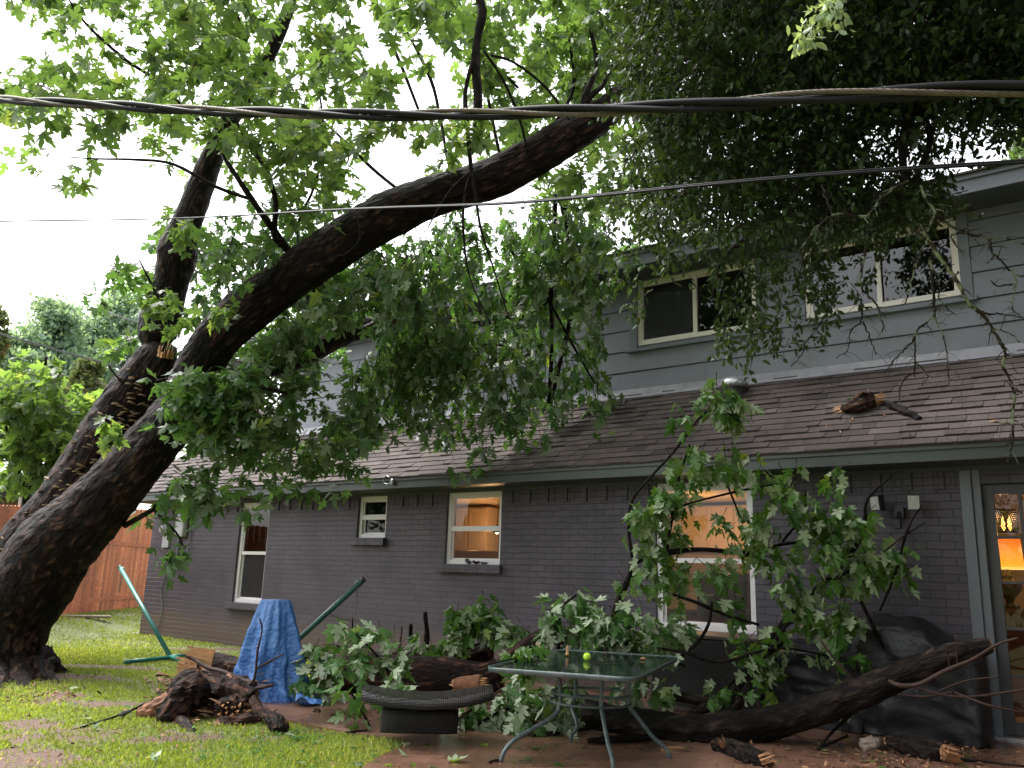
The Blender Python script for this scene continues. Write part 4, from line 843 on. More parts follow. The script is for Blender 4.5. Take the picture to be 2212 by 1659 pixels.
# torn orange wood where the rear limb snapped, stub on the long limb
def splinters(c, ax, r, ln, n=26, seed=1, mt='wood', name='torn_wood', parent=None):
    r_ = random.Random(seed); ax = unit(np.array(ax, float)); a = unit(np.cross(ax, [.2, .1, 1.])); b = np.cross(ax, a); q = MB()
    for k in range(n):
        th, rr = r_.random()*6.28, r*math.sqrt(r_.random()); o = np.array(c)+a*rr*math.cos(th)+b*rr*math.sin(th); w = r*r_.uniform(.12, .3); L = ln*r_.uniform(.3, 1)*(1.2-.6*rr/r)
        tip = o+ax*L+(a*math.cos(th)+b*math.sin(th))*L*.15; v = [o-ax*ln*.4+a*w, o-ax*ln*.4-a*w*.5+b*w, o-ax*ln*.4-a*w*.5-b*w, tip+a*w*.2, tip-a*w*.1+b*w*.2, tip-a*w*.1-b*w*.2]
        q.add(v, [(0, 1, 2), (3, 5, 4), (0, 3, 4, 1), (1, 4, 5, 2), (2, 5, 3, 0)])
    return q.build(name, M[mt], parent)
splinters(at(358, 762, 11.62), at(366, 730, 11.6)-at(358, 762, 11.62), .10, .16, 26, 1, parent=mp)
splinters(at(838, 432, 10.6), at(843, 408, 10.6)-at(838, 432, 10.6), .11, .12, 20, 2, 'rot', parent=mp)
# bracket fungus shelves in rows along the rear stem
q = MB(); r_ = random.Random(5); Pf, Rf = resample(limb_pts(rear), pxr(rear), 10)
for k in range(300):
    i = int(10+(len(Pf)-38)*r_.random()**1.25); cdir = unit(CAMP-Pf[i]); T = unit(Pf[i+1]-Pf[i-1]); side = unit(np.cross(T, cdir)); th = r_.gauss(.1, .5)
    nrm = unit(cdir*math.cos(th)+side*math.sin(th)*(1 if side[0] > 0 else -1)); o = Pf[i]+nrm*Rf[i]*1.03; nh = unit(nrm*[1, 1, 0.2]+[r_.gauss(0, .25), r_.gauss(0, .25), 0]); s_ = unit(np.cross(nh, [r_.gauss(0, .22), r_.gauss(0, .22), 1.])); w = r_.uniform(.03, .07); e = w*r_.uniform(.6, 1.)
    rim = [o+s_*w*math.cos(t)+nh*e*math.sin(t) for t in np.linspace(0, 3.14159, 6)]; t0 = r_.uniform(.007, .014)
    vs = [p+[0, 0, t0] if 0 < j < 5 else p for j, p in enumerate(rim)]+[p-[0, 0, t0*.6] for p in rim]+[o+[0, 0, t0*2]-nh*.02]
    q.add(vs, [(j, j+1, 12) for j in range(5)]+[(j+1, j, 6+j, 7+j) for j in range(5)]+[(6, 7, 8, 9, 10, 11)])
q.build('bracket_fungus', M['fungus'], mp, smooth=False)
# branches
BR = [[(655, 585, 10.8, 12), (632, 553, 10.75, 10), (615, 531, 10.7, 9), (590, 495, 10.5, 8), (565, 461, 10.3, 7), (520, 395, 10.2, 6), (485, 340, 10.2, 5), (470, 300, 10.2, 3)],
      [(606, 528, 10.65, 8), (592, 505, 10.5, 7), (595, 435, 10.4, 6), (572, 365, 10.3, 5), (530, 300, 10.3, 4), (505, 250, 10.3, 3)],
      [(540, 430, 10.3, 4), (465, 403, 10.2, 4), (375, 355, 10.1, 3.5), (295, 345, 10, 3), (205, 343, 10, 2), (130, 338, 10, 1)],
      [(430, 260, 12, 5), (380, 218, 11.8, 5), (330, 168, 11.6, 4), (270, 128, 11.5, 4), (190, 56, 11.3, 3), (150, 0, 11.2, 2), (130, -50, 11, 1)],
      [(535, 190, 12, 6), (528, 130, 11.7, 5), (520, 60, 11.5, 3), (505, 0, 11.5, 2)],
      [(1028, -20, 9.3, 8), (1042, 25, 9.3, 10), (1030, 90, 9.3, 9), (1028, 150, 9.3, 10), (1032, 210, 9.3, 10), (1031, 300, 9.3, 9)],
      [(1022, 130, 9.3, 5), (1005, 200, 9.25, 5), (1010, 280, 9.2, 5), (1018, 368, 9.2, 5)],
      [(1018, 368, 9.2, 4), (1003, 430, 9.2, 3), (1001, 500, 9.2, 3), (1015, 600, 9.25, 2), (1060, 700, 9.3, 2)],
      [(1018, 368, 9.2, 4), (1028, 430, 9.2, 3), (1040, 500, 9.2, 3), (1066, 580, 9.3, 2), (1100, 690, 9.4, 1.5)],
      [(1018, 368, 9.2, 2.5), (970, 415, 9.2, 2), (925, 490, 9.2, 1.5)],
      [(768, 462, 10.2, 2), (778, 515, 10.1, 2.5), (745, 550, 10.1, 2), (712, 553, 10.1, 1.5)],
      [(1258, 235, 10.2, 8), (1265, 205, 10.2, 8), (1280, 170, 10.2, 7), (1290, 135, 10.2, 6), (1275, 60, 10.2, 4)], [(1262, 225, 10.2, 7), (1285, 200, 10.2, 6), (1305, 180, 10.2, 5), (1330, 120, 10.2, 3)],
      [(1165, 330, 10.4, 7), (1185, 290, 10.5, 7), (1210, 250, 10.6, 5), (1240, 180, 10.7, 4), (1225, 60, 10.8, 3)],
      [(1085, 360, 10.6, 4), (1060, 240, 10.8, 4), (1046, 130, 10.9, 3.5), (1120, 190, 10.9, 3)],
      [(1060, 120, 9.6, 3), (1110, 135, 9.7, 3), (1180, 190, 9.8, 3), (1230, 260, 9.9, 2)], [(1045, 110, 9.6, 3), (1085, 170, 9.7, 3), (1120, 250, 9.8, 3), (1140, 330, 10, 2)],
      [(700, 560, 11, 5), (680, 620, 11.2, 5), (662, 690, 11.4, 4)], [(645, 540, 11, 3), (645, 480, 11.2, 3), (680, 400, 11.3, 3), (700, 300, 11.5, 3), (690, 200, 11.5, 2)],
      [(860, 410, 10.8, 4), (800, 360, 11, 4), (740, 300, 11.1, 3), (660, 230, 11.2, 2)], [(880, 70, 11.5, 3), (930, 170, 11.4, 4), (950, 250, 11.3, 4), (965, 340, 11, 3)],
      [(790, -30, 12, 5), (830, 60, 12, 4), (870, 150, 11.9, 4), (905, 240, 11.8, 3)], [(1215, 430, 12, 8), (1235, 540, 12, 8), (1240, 640, 12.1, 6), (1215, 760, 12.2, 5), (1190, 871, 12.3, 4)],
      [(1200, 420, 12, 5), (1195, 549, 12, 5), (1190, 648, 12, 5), (1192, 747, 12.1, 4.5), (1185, 871, 12.2, 4)], [(1237, 549, 11.9, 3.5), (1190, 621, 11.9, 3.5), (1187, 643, 11.9, 3), (1165, 668, 12, 3), (1138, 680, 12, 2.5)],
      [(1103, 540, 11.8, 3), (1150, 603, 11.9, 3), (1190, 658, 12, 3), (1219, 712, 12, 3), (1259, 784, 12.1, 2.5), (1286, 829, 12.1, 2)],
      [(235, 790, 11, 2), (265, 830, 11.0, 2)], [(350, 760, 10.6, 3), (365, 700, 10.6, 3), (330, 620, 10.5, 3), (300, 560, 10.5, 1.5)], [(420, 900, 10.5, 8), (470, 860, 10.4, 7), (520, 830, 10.3, 5), (620, 850, 10.3, 4)],
      [(475, 1085, 11.2, 4), (400, 1050, 11, 5), (330, 1100, 10.8, 5), (270, 1135, 11.1, 7)], [(330, 1100, 10.8, 3), (380, 1150, 10.7, 2.5), (395, 1180, 10.7, 2)]]
for b in BR: limb(mp, b, n=7, sub=4, rough=.15, freq=6)
bl = [(440, 840, 11.6, 20), (520, 800, 11.8, 22), (600, 788, 12.1, 24), (660, 765, 12.4, 26), (700, 742, 12.6, 27), (740, 722, 12.8, 25), (790, 704, 13.1, 18), (840, 695, 13.4, 12), (900, 684, 13.6, 8), (960, 670, 13.7, 5)]
bigtube(bl, 26, 8).build('broken_limb', M['logbark'], mp, smooth=True)
limb(mp, [(770, 716, 12.9, 9), (810, 700, 12.8, 8), (850, 668, 12.6, 6), (880, 600, 12.5, 5), (930, 540, 12.5, 4)], n=8)
limb(mp, [(745, 735, 12.9, 8), (800, 722, 13, 7), (880, 722, 13.1, 5), (1000, 740, 13.2, 4), (1100, 750, 13.2, 3), (1150, 800, 13.2, 2)], n=8)

MR = """0 2 4 5 6 6 7 8 8 8 8 7 7 6 5 2 6 6 6 7 7 8 4 7 8 9 9 7 5 3
0 0 2 5 5 6 6 7 8 9 8 8 7 7 6 1 1 2 3 6 8 8 5 7 9 9 9 6 4 2
2 5 5 5 4 5 6 8 8 9 7 7 7 7 6 2 5 5 3 4 7 8 5 7 9 9 8 6 3 2
4 8 7 4 6 7 8 8 8 8 7 5 6 7 6 4 4 3 1 3 8 8 6 6 8 9 8 6 3
6 6 6 6 6 6 7 7 7 8 5 6 8 8 5 6 4 1 0 2 7 8 8 7 7 6 5 3
4 6 3 6 4 4 3 3 4 8 8 7 8 7 5 6 4 3 1 6 8 7 7 5 3 2 5 3
1 5 2 2 4 5 3 4 1 5 6 7 8 8 6 4 2 2 5 6 6 5 2 2 4 7 6 3
0 0 0 2 0 1 0 2 1 4 3 6 7 7 4 1 0 0 3 4 2 1 1 5 8 8 7 4
0 0 0 0 0 0 0 0 0 1 1 2 7 7 6 3 1 0 0 0 1 3 6 8 8 8 7 4
0 0 0 0 0 0 0 5 3 4 5 3 6 7 4 0 0 1 3 4 5 7 8 8 8 8 6 3
0 0 0 1 1 0 1 6 5 8 8 8 3 1 1 3 6 8 8 8 8 8 8 8 8 8 6 2
0 0 0 0 3 5 4 3 4 7 7 2 3 5 8 8 9 9 8 8 8 7 7 8 8 8 4 0
0 0 0 0 2 5 5 6 3 5 1 1 7 9 9 8 9 9 7 5 3 3 6 7 8 8 3 0
0 0 0 0 0 1 0 3 4 2 1 4 7 8 7 8 8 6 5 7 2 2 6 6 7 7 2 0
0 0 0 0 0 4 5 5 1 2 5 9 9 7 1 3 7 9 9 9 8 7 7 5 5 3 1 0
0 0 0 0 0 3 4 6 2 6 8 9 9 8 4 2 8 8 9 9 8 7 6 5 6 7 2 0
0 0 0 0 0 0 1 7 8 8 9 8 7 3 3 7 8 8 7 6 7 8 8 7 7 7 1
0 0 0 0 0 0 0 7 9 9 9 8 6 3 6 8 8 7 6 6 7 7 7 7 5 5
0 0 0 0 0 0 0 2 8 8 8 8 8 5 7 7 4 2 1 2 3 2 2 1
0 0 0 0 0 0 0 0 4 5 6 8 7 7 6 5 3 0
0 0 0 0 0 0 0 2 5 5 2 2 3 2 3 4 2 0
0 0 0 0 0 0 1 5 5 4 2 1 0 0 0 1.5
0 0 0 0 0 0 3 3 0 0 0
0 0 0 0 0 0 1 4 0
0 0 0 0 0 0 0 0.5"""
MR = [[float(v) for v in r.split()] for r in MR.split('\n')]
rng = np.random.default_rng(21)
LP = [(np.array([p[:2] for p in pa], float), np.array([p[3] for p in pa]), np.array([p[2] for p in pa])) for pa in (front, up2[:13], rear, [(600, 788, 12.1, 10), (660, 765, 12.3, 14), (700, 742, 12.4, 22), (740, 722, 12.5, 20), (790, 704, 12.8, 12), (840, 695, 13, 6)])]
def behind(x, y, d):
    for P_, r_, d_ in LP:                                             # the big limbs hang free: foliage grows behind them
        for i in range(len(P_)-1):
            a, b = P_[i], P_[i+1]; t = np.clip(((x-a[0])*(b-a)[0]+(y-a[1])*(b-a)[1])/((b-a) @ (b-a)), 0, 1); q = a+(b-a)*t
            if math.hypot(x-q[0], y-q[1]) < r_[i]+(26 if r_[0] > 12 else 18) and d < d_[i]+.6: return d_[i]+.6+(abs(math.sin(x*7+y*3)))*1.2
    return d
def mdepth(x, y):
    if y > 700:
        if x < 560: return (9.9, 10.7) if y < 1000 else (10.2, 11)
        if x < 780: return 10.6, 12.6
        return (11.6, 12.9)
    if x > 1000 and y < 260: return 10.2, 13.2
    if x > 880 and y > 420: return 11.2, 13.2
    return (8.8, 12.8) if y < 330 else (10.0, 12.3)
Mtop = [[v for v in r] for r in MR[:9]]; Mbot = MR[9:]
def unhide(C, keep=.0):
    z = (C-CAMP) @ fw; X = ((C-CAMP) @ rt)/z*F_+CX; Y = CY-((C-CAMP) @ up)/z*F_; out = []
    for c, x, y, d in zip(C, X, Y, z):
        if 375 < y-(.0) and x > 345 and x < 620 and y > 790: out.append(c); continue
        out.append(at(x, y, behind(x, y, d)))
    return np.array(out)
ct_ = grid_centres(Mtop, 0, 0, 50, 2.0, mdepth, rng); cbm = grid_centres(Mbot, 0, 9, 50, 3.0, mdepth, rng)
above = grid_centres([[6]*30]*3, -1, -3, 50, 3.4, lambda x, y: (8.8, 13), rng)
ct_ = unhide(ct_); cbm = unhide(cbm)
grow(mp, [foliage(ct_, rng, MAPLE_LO, (.13, .22), per=9, length=.45, droop=.35, hang=.35, flip=.12, wind=(-.25, 0, 0)), foliage(above, rng, MAPLE_LO, (.14, .22), per=8)], 'upper_crown', M['maple_lit'], M['twig'], 'upper_twigs')
# the limb's hanging foliage: dull, drooping over the roof; fresher greens nearer the trunk
px_ = ((cbm-CAMP) @ rt)/((cbm-CAMP) @ fw)*F_+CX
grow(mp, [foliage(cbm[px_ < 780], rng, MAPLE_LO, (.13, .21), per=9, length=.42, droop=.5, hang=.4, flip=.08), foliage(cbm[px_ >= 780], rng, MAPLE_LO, (.12, .19), per=9, length=.55, droop=1.4, hang=1.2, flip=.3, flat=.5)], 'hanging_foliage', M['maple'], M['twig'], 'hanging_twigs')
sp = blob_centres([(475, 660, 25, 25, 10, .3), (375, 470, 20, 12, 10.4, .2), (395, 510, 22, 18, 10.4, .2), (330, 640, 26, 22, 10.4, .3), (365, 690, 30, 22, 10.3, .3), (240, 940, 12, 22, 10.5, .05), (245, 905, 12, 10, 10.5, .05)], rng, 2.6)
grow(mp, [foliage(sp, rng, MAPLE_HI, (.12, .19), per=6, length=.3, droop=.3, flip=.1, tone=(.3, 1.))], 'trunk_shoots', M['maple_lit'], M['twig'], 'shoot_twig')
# ------------------------------------------------------------------ elm hanging in from the right, its trunk outside the picture
et = empty('overhanging_elm_tree', (8.6, 4.6, 0), 0, 'dark small leaved tree hanging over the upstairs windows from the right, with bare lichened twigs', 'tree')
q = MB(); q.tube([(8.6, 4.6, -.1), (8.5, 4.7, 2), (8.1, 4.9, 4), (7.4, 5.2, 5.6), (6.2, 5.6, 6.8)], [.42, .34, .3, .24, .2], 18, sub=6, rough=.12); q.build('trunk', M['darkbark'], et, smooth=True)
EL = [[(2500, 40, 6.2, 55), (2212, 92, 6.2, 42), (2050, 95, 6.4, 34), (1900, 98, 6.6, 28), (1750, 130, 6.8, 22), (1620, 185, 7.0, 17), (1500, 240, 7.2, 12), (1400, 300, 7.4, 8), (1340, 330, 7.5, 4)],
      [(2260, 190, 6.0, 30), (2150, 130, 6.2, 30), (2020, 165, 6.3, 24), (1930, 210, 6.4, 20), (1860, 280, 6.5, 17), (1780, 350, 6.6, 14), (1700, 430, 6.7, 11), (1630, 500, 6.8, 8), (1560, 560, 6.9, 5), (1540, 640, 6.9, 3)],
      [(1900, 215, 6.4, 12), (1780, 235, 6.4, 10), (1660, 300, 6.3, 9), (1560, 350, 6.2, 7), (1480, 370, 6.1, 5), (1420, 460, 6, 3)],
      [(2400, -60, 6.6, 40), (2100, -20, 6.8, 30), (1900, 20, 7, 24), (1700, 60, 7.2, 18), (1560, 100, 7.4, 12), (1400, 140, 7.5, 7)],
      [(2100, 120, 6, 14), (1990, 200, 5.6, 13), (1955, 290, 5.2, 11), (1950, 350, 5.0, 9), (1958, 395, 4.9, 8)], [(1985, 240, 5.4, 8), (2010, 300, 5.2, 7), (1975, 390, 5, 6)],
      [(1850, 20, 5.6, 6), (1790, 110, 5.4, 5), (1745, 200, 5.3, 4), (1700, 280, 5.2, 3), (1640, 320, 5.2, 2)], [(1760, 240, 5.3, 4), (1770, 330, 5.2, 4), (1788, 430, 5.1, 4), (1800, 466, 5, 3)],
      [(1560, 350, 6.2, 5), (1575, 420, 6.2, 4), (1570, 480, 6.2, 3), (1500, 560, 6.1, 2)], [(1640, 300, 6.3, 4), (1610, 400, 6.1, 3), (1480, 480, 6, 2)]]
for b in EL: limb(et, b, 'limb', 'darkbark', 8, 5, .15, 8)
def c5(X, Y): return 1663.4+X*.248, 384+Y*.248
TW = [[(1310, 60), (1350, 180), (1430, 290), (1400, 400), (1350, 570), (1270, 760), (1210, 990), (1180, 1100)], [(1430, 290), (1520, 380), (1700, 480), (1900, 540), (1930, 640), (2050, 770), (2140, 890), (2110, 1120), (2180, 1210)],
      [(1300, 400), (1340, 470), (1400, 570), (1450, 660), (1580, 830), (1660, 960), (1740, 1100), (1850, 1190), (1930, 1310), (2010, 1440), (2050, 1520), (2030, 1640), (2090, 1760), (2130, 1900), (2110, 2120), (2120, 2260), (2090, 2420), (2070, 2480)],
      [(1400, 690), (1410, 850), (1430, 1100), (1425, 1200), (1290, 1320), (1260, 1400), (1265, 1560), (1258, 1740)], [(1425, 1200), (1490, 1340), (1530, 1460), (1550, 1640), (1560, 1800)], [(1200, 30), (1000, 150), (870, 310), (810, 345), (640, 315), (520, 340), (400, 450), (300, 580), (265, 750)],
      [(870, 310), (850, 460), (830, 640), (790, 870), (800, 960), (930, 1110), (960, 1220), (990, 1300), (940, 1380)], [(790, 370), (700, 520), (590, 640), (500, 710)], [(450, 60), (500, 210), (545, 350), (520, 520)], [(545, 940), (530, 1100), (390, 1340), (300, 1440), (290, 1520), (180, 1640)],
      [(795, 1050), (795, 1240), (700, 1340), (680, 1490), (570, 1570)], [(810, 1250), (880, 1420), (925, 1540)], [(1850, 1190), (1980, 1185), (2100, 1200), (2260, 1235)], [(1000, 150), (960, 230), (870, 310)], [(1700, 480), (1580, 500), (1640, 620), (1690, 680)], [(1900, 540), (2040, 520), (2140, 560), (2260, 590)], [(2110, 850), (2260, 845)],
      [(1260, 1400), (1170, 1500), (1070, 1600), (1000, 1700)], [(1640, 820), (1470, 1010), (1560, 1150), (1640, 1200)], [(1930, 1310), (2100, 1360), (2170, 1430)], [(1265, 1600), (1380, 1730), (1385, 1760)], [(840, 500), (900, 570), (990, 630), (1030, 690)], [(1470, 230), (1600, 260), (1750, 235)], [(2060, 1780), (2200, 1880)], [(2110, 2100), (2230, 2180)], [(1950, 2130), (2110, 2150)], [(1950, 680), (1900, 740)], [(2110, 930), (1980, 940), (1915, 890)], [(1240, 1700), (1140, 1800), (1130, 1980)]]
r_ = random.Random(3)
for k, b in enumerate(TW):
    n = len(b); big = 6.5 if k in (2,) else 4.6 if k in (0, 1, 3, 5, 6) else 2.6; path = []
    d0 = 4.9+.25*math.sin(k*2.1)
    for i, (X, Y) in enumerate(b): x, y = c5(X, Y); path.append((x, y, d0-.1*i/n, (big*(1-.62*i/n))*.72))
    P, Rr = resample(limb_pts(path), pxr(path), 6); P += np.array([[noise.noise(Vector((i*.9, k, c*3.1))) for c in range(3)] for i in range(len(P))])*.012
    q = MB(); q.tube(P, Rr, 7, rough=.5, freq=30, seed=k)
    for i in range(2, len(P)-1):                                       # short spurs
        if r_.random() < .5:
            dr = unit(np.array([r_.gauss(0, 1), r_.gauss(0, .6), r_.gauss(-.2, .6)])); L = r_.uniform(.02, .11)
            q.tube([P[i], P[i]+dr*L*.5+[0, 0, .004], P[i]+dr*L+[0, 0, -.01]], [Rr[i]*.5, Rr[i]*.35, .0012], 4)
    q.build('bare_twig', M['lichenbark'] if k not in (9, 10, 11, 12, 17) else M['darkbark'], et, smooth=True)
ER = """0 0 0 0 4 8 9 9 9 9 9 9 9 9 9 9 9 9 9 9 9 9 9 9
0 0 0 2 6 9 9 9 9 9 9 9 9 9 9 9 9 9 9 9 9 9 9 9
0 0 0 0 6 9 9 9 9 9 9 9 9 9 9 9 9 9 9 9 9 9 9 9
0 0 0 0 5 9 9 9 9 9 9 9 9 9 9 9 9 9 9 9 9 9 9 9
0 0 0 0 2 8 9 9 9 9 9 9 9 9 9 9 9 9 9 9 9 9 9 9
0 0 0 0 0 6 9 9 9 9 9 9 9 9 9 8 8 7 6 6 4 6 8 9
0 0 0 0 1 7 9 9 9 9 9 9 9 9 9 8 5 4 4 1 0 0 0 0
0 0 0 0 3 7 9 9 9 9 9 9 9 9 9 8 6 6 5 0 0
0 0 0 2 6 8 9 9 9 9 9 9 9 9 9 9 9 9 8 4 0
0 0 0 0 6 8 9 9 9 9 9 9 9 9 9 9 8 8 5 0
0 0 0 3 6 6 6 6 6 7 7 7 6 6 3 2 1 0
0 0 0 0 3 5 4 2 1 4 7 7 6 6 2 1 0
0 0 0 0 0 4 3 0 0 3 7 6 4 6 3 1 0
0 0 0 0 0 1 1 0 0 5 7 4 3 5 2 1
0 0 0 0 0 0 0 0 0 6 7 6 1 2 1
0 0 0 0 0 0 0 0 0 0 2"""
ER = [[float(v) for v in r.split()] for r in ER.split('\n')]
rng = np.random.default_rng(33)
def edepth(x, y):
    if y > 480: return (4.6, 5.8)
    return (4.9, 7.6)
ec = grid_centres(ER[:9], 22, 0, 50, 7.0, edepth, rng); el_ = grid_centres(ER[9:], 22, 9, 50, 7.5, edepth, rng)
eo = grid_centres([[8.9]*22]*6, 27, -6, 50, 3.0, lambda x, y: (5., 8.5), rng); e2 = grid_centres([[8]*10]*6, 46, 0, 50, 2.5, lambda x, y: (5, 8), rng)
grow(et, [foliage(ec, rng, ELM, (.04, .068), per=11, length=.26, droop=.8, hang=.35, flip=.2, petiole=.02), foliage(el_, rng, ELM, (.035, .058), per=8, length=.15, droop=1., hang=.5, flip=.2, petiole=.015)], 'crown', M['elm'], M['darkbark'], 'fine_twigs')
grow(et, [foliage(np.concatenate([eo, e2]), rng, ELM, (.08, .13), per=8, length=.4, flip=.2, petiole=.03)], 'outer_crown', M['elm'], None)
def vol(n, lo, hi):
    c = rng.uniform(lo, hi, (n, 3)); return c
ov = np.concatenate([vol(2800, (.6, -9, 4.6), (9, 1.0, 8.5)), vol(1500, (3, -12, 1.5), (12, -4, 7)), vol(5000, (1.6, -4, 6.0), (10, 6.0, 8.6)), vol(900, (5.6, 0, 3.5), (10, 6, 7))])  # unseen leaf masses added overhead and behind the viewer to darken the right side
grow(et, [foliage(ov, rng, ELM, (.16, .26), per=8, length=.7, flip=.2, petiole=.06)], 'added_shade_crown', M['elm'], None)
sp = blob_centres([(1790, 20, 35, 22, 4.3, .1), (1735, 60, 22, 25, 4.3, .1), (1765, 45, 18, 14, 4.3, .1)], rng, 5)
grow(et, [foliage(sp, rng, ELM, (.04, .065), per=8, length=.15, petiole=.02, flip=.6)], 'pale_sprig', leafmat('elm_leaf_pale', (.14, .2, .1), (.22, .3, .17), (.3, .4, .24), (.3, .38, .26), .3), M['darkbark'], 'sprig_twig')
# ------------------------------------------------------------------ young maple at the left, behind the trunk
ym = empty('young_maple_tree', gnd(60, 1335, .2), 0, 'bright green young maple filling the left edge behind the leaning trunk', 'tree')
limb(ym, [(40, 1340, 15, 12), (50, 1150, 14.8, 10), (70, 980, 14.5, 8), (90, 850, 14.3, 5), (100, 770, 14.2, 3)], 'trunk', 'darkbark')
for b in ([(60, 1080, 14.6, 6), (20, 950, 14.2, 4), (0, 860, 14, 2)], [(70, 990, 14.5, 5), (130, 920, 14.3, 4), (180, 860, 14.2, 2)], [(60, 1040, 14.6, 5), (120, 1010, 14.4, 3), (200, 900, 14.3, 2)]): limb(ym, b, 'branch', 'darkbark', 6)
yc = blob_centres([(30, 830, 45, 55, 13.8, .8, 1.3), (90, 860, 55, 60, 13.8, .8, 1.2), (150, 900, 50, 55, 14, .8, 1.3), (60, 930, 75, 60, 14, .9, 1.6), (150, 960, 45, 45, 14, .6, 1.3), (200, 880, 35, 40, 14.2, .5, 1), (40, 1000, 50, 50, 14, .8, 1.3), (110, 1015, 30, 25, 14, .5), (20, 1050, 22, 20, 13.8, .5, .6), (60, 775, 30, 25, 13.8, .4, .5), (130, 800, 14, 35, 13.8, .3, .5), (240, 760, 20, 25, 14, .4, .6)], rng, 2.4)
grow(ym, [foliage(yc, rng, MAPLE_LO, (.15, .24), per=7, length=.4, droop=.3, hang=.7, flip=.2, tone=(.15, 1))], 'crown', M['maple_lit'], M['twig'], 'twigs')
# trees behind the viewer, seen only as reflections and shade
tl_ = []
for k in range(430):
    a = rng.uniform(-1.9, 2.2); d = rng.uniform(14, 19); tl_.append((math.sin(a)*d+4, -math.cos(a)*d*.9-2, rng.uniform(0, 9.5)*rng.uniform(.4, 1)))
(l, tw) = foliage(np.array(tl_), rng, MAPLE_LO, (.5, .9), per=6, length=1.5, petiole=.4)
tag(link(tri_mesh('tree_line', *l), 'tree_line', M['maple']), 'row of green trees behind the viewer, mirrored in the upstairs windows', 'trees', kind='stuff')
# ------------------------------------------------------------------ logs and debris on the ground
def log(name, path, label, cat='log', mt='logbark', n=26, sub=8, ends=(1, 1), seed=0, group=None, endmat='wood', elen=.5):
    o = empty(name, at(*path[0][:3]), 0, label, cat, group)
    P, Rr = resample(limb_pts(path), pxr(path), sub); q = MB(); q.tube(P, Rr, n); V = np.array(q.v)
    for i in range(len(P)):
        for k in range(n):
            p = V[i*n+k]; d = p-P[i]; r = np.linalg.norm(d); a = 6.283*k/n
            V[i*n+k] = P[i]+d/r*r*(1+.14*noise.noise(Vector((p[0]*3+seed, p[1]*3, p[2]*3)))+.10*abs(noise.noise(Vector((math.cos(a)*5+seed, math.sin(a)*5, i*.22))))+.08*noise.noise(Vector((p[0]*14, p[1]*14, p[2]*14+seed))))
    q.v = [tuple(v) for v in V]; q.build('bark', M[mt], o, smooth=True)
    for e, on in zip((0, -1), ends):
        if on: T = P[1]-P[0] if e == 0 else P[-1]-P[-2]; T = T*(-1 if e == 0 else 1); splinters(P[e], T, Rr[e]*.9, Rr[e]*elen*2*on, 34, seed+e+3, endmat, 'broken_end', o)
    return o
log('log', [(412, 1448, 10.7, 27), (440, 1447, 10.65, 33), (480, 1450, 10.6, 36), (520, 1455, 10.5, 34), (560, 1462, 10.3, 30)], 'thick hollow log with a bright splintered left end, just left of the blue tarp', ends=(1.3, 0), seed=2)
log('log', [(699, 1462, 10.2, 34), (740, 1460, 10.15, 40), (800, 1458, 10.1, 41), (860, 1459, 10.0, 41), (920, 1462, 9.9, 41), (980, 1464, 9.85, 39), (1040, 1467, 9.8, 34), (1080, 1455, 9.8, 32)], 'longest thick wet log lying across the patio behind the black wicker seat', ends=(.9, .3), seed=5)
log('log', [(835, 1428, 11.0, 16), (900, 1424, 11, 19), (960, 1420, 11, 20), (1010, 1415, 10.9, 21), (1058, 1408, 10.8, 22)], 'thinner log lying behind the longest one, against the brick wall', ends=(0, 0), seed=8)
log('log', [(735, 1432, 10.7, 16), (790, 1428, 10.7, 19), (850, 1428, 10.6, 18)], 'short stub of log lying between the two long ones and the wall', ends=(0, 0), seed=9)
log('log', [(985, 1480, 9.5, 14), (1010, 1480, 9.45, 19), (1042, 1478, 9.4, 19)], 'short stub with torn orange wood on top of the longest log', ends=(1, 1), seed=12, mt='rot')
log('broken_branch', [(1075, 1450, 9.6, 18), (1110, 1420, 9.4, 18), (1150, 1390, 9.3, 20), (1185, 1375, 9.2, 21), (1212, 1372, 9.1, 20)], 'hollow snapped branch end rising behind the left side of the glass table', 'branch', ends=(0, .4), seed=14)
q = MB(); q.tube([at(1160, 1388, 9.1), at(1176, 1402, 9.05), at(1183, 1430, 9.0), at(1187, 1437, 9)], [.03, .03, .014, .004], 5, sub=4); tag(q.build('wood_splinter', M['cabinet']), 'pale curved splinter hanging from the hollow branch behind the table', 'splinter')
fallen = log('curved_log', [(1215, 1533, 8.75, 30), (1260, 1548, 8.4, 33), (1330, 1560, 8.1, 34), (1400, 1570, 7.9, 34), (1480, 1577, 7.75, 34), (1550, 1577, 7.75, 34), (1640, 1568, 7.8, 34), (1720, 1549, 7.8, 33), (1790, 1525, 7.75, 31), (1850, 1500, 7.7, 31), (1920, 1471, 7.6, 31), (1990, 1441, 7.55, 28), (2060, 1416, 7.5, 24), (2105, 1402, 7.45, 22), (2140, 1393, 7.4, 15)], 'long curved fallen trunk on the patio, its right end raised before the door', 'log', ends=(0, .25), seed=20, n=34, sub=10, mt='darkbark', endmat='rot')
limb(fallen, [(1560, 1550, 8.2, 13), (1590, 1525, 8.3, 12), (1620, 1480, 8.5, 11), (1655, 1425, 8.6, 9), (1700, 1365, 8.7, 8)], 'branch', 'darkbark', 8)
limb(fallen, [(1490, 1545, 8.5, 10), (1530, 1520, 8.5, 12), (1440, 1500, 8.8, 10)], 'branch', 'darkbark', 8)
limb(fallen, [(1905, 1460, 7.6, 4), (1940, 1480, 7.4, 5), (1985, 1478, 7.3, 5), (2040, 1450, 7.2, 5), (2100, 1425, 7.1, 4), (2155, 1392, 7, 3), (2200, 1378, 6.9, 2)], 'branch', 'twig', 7)
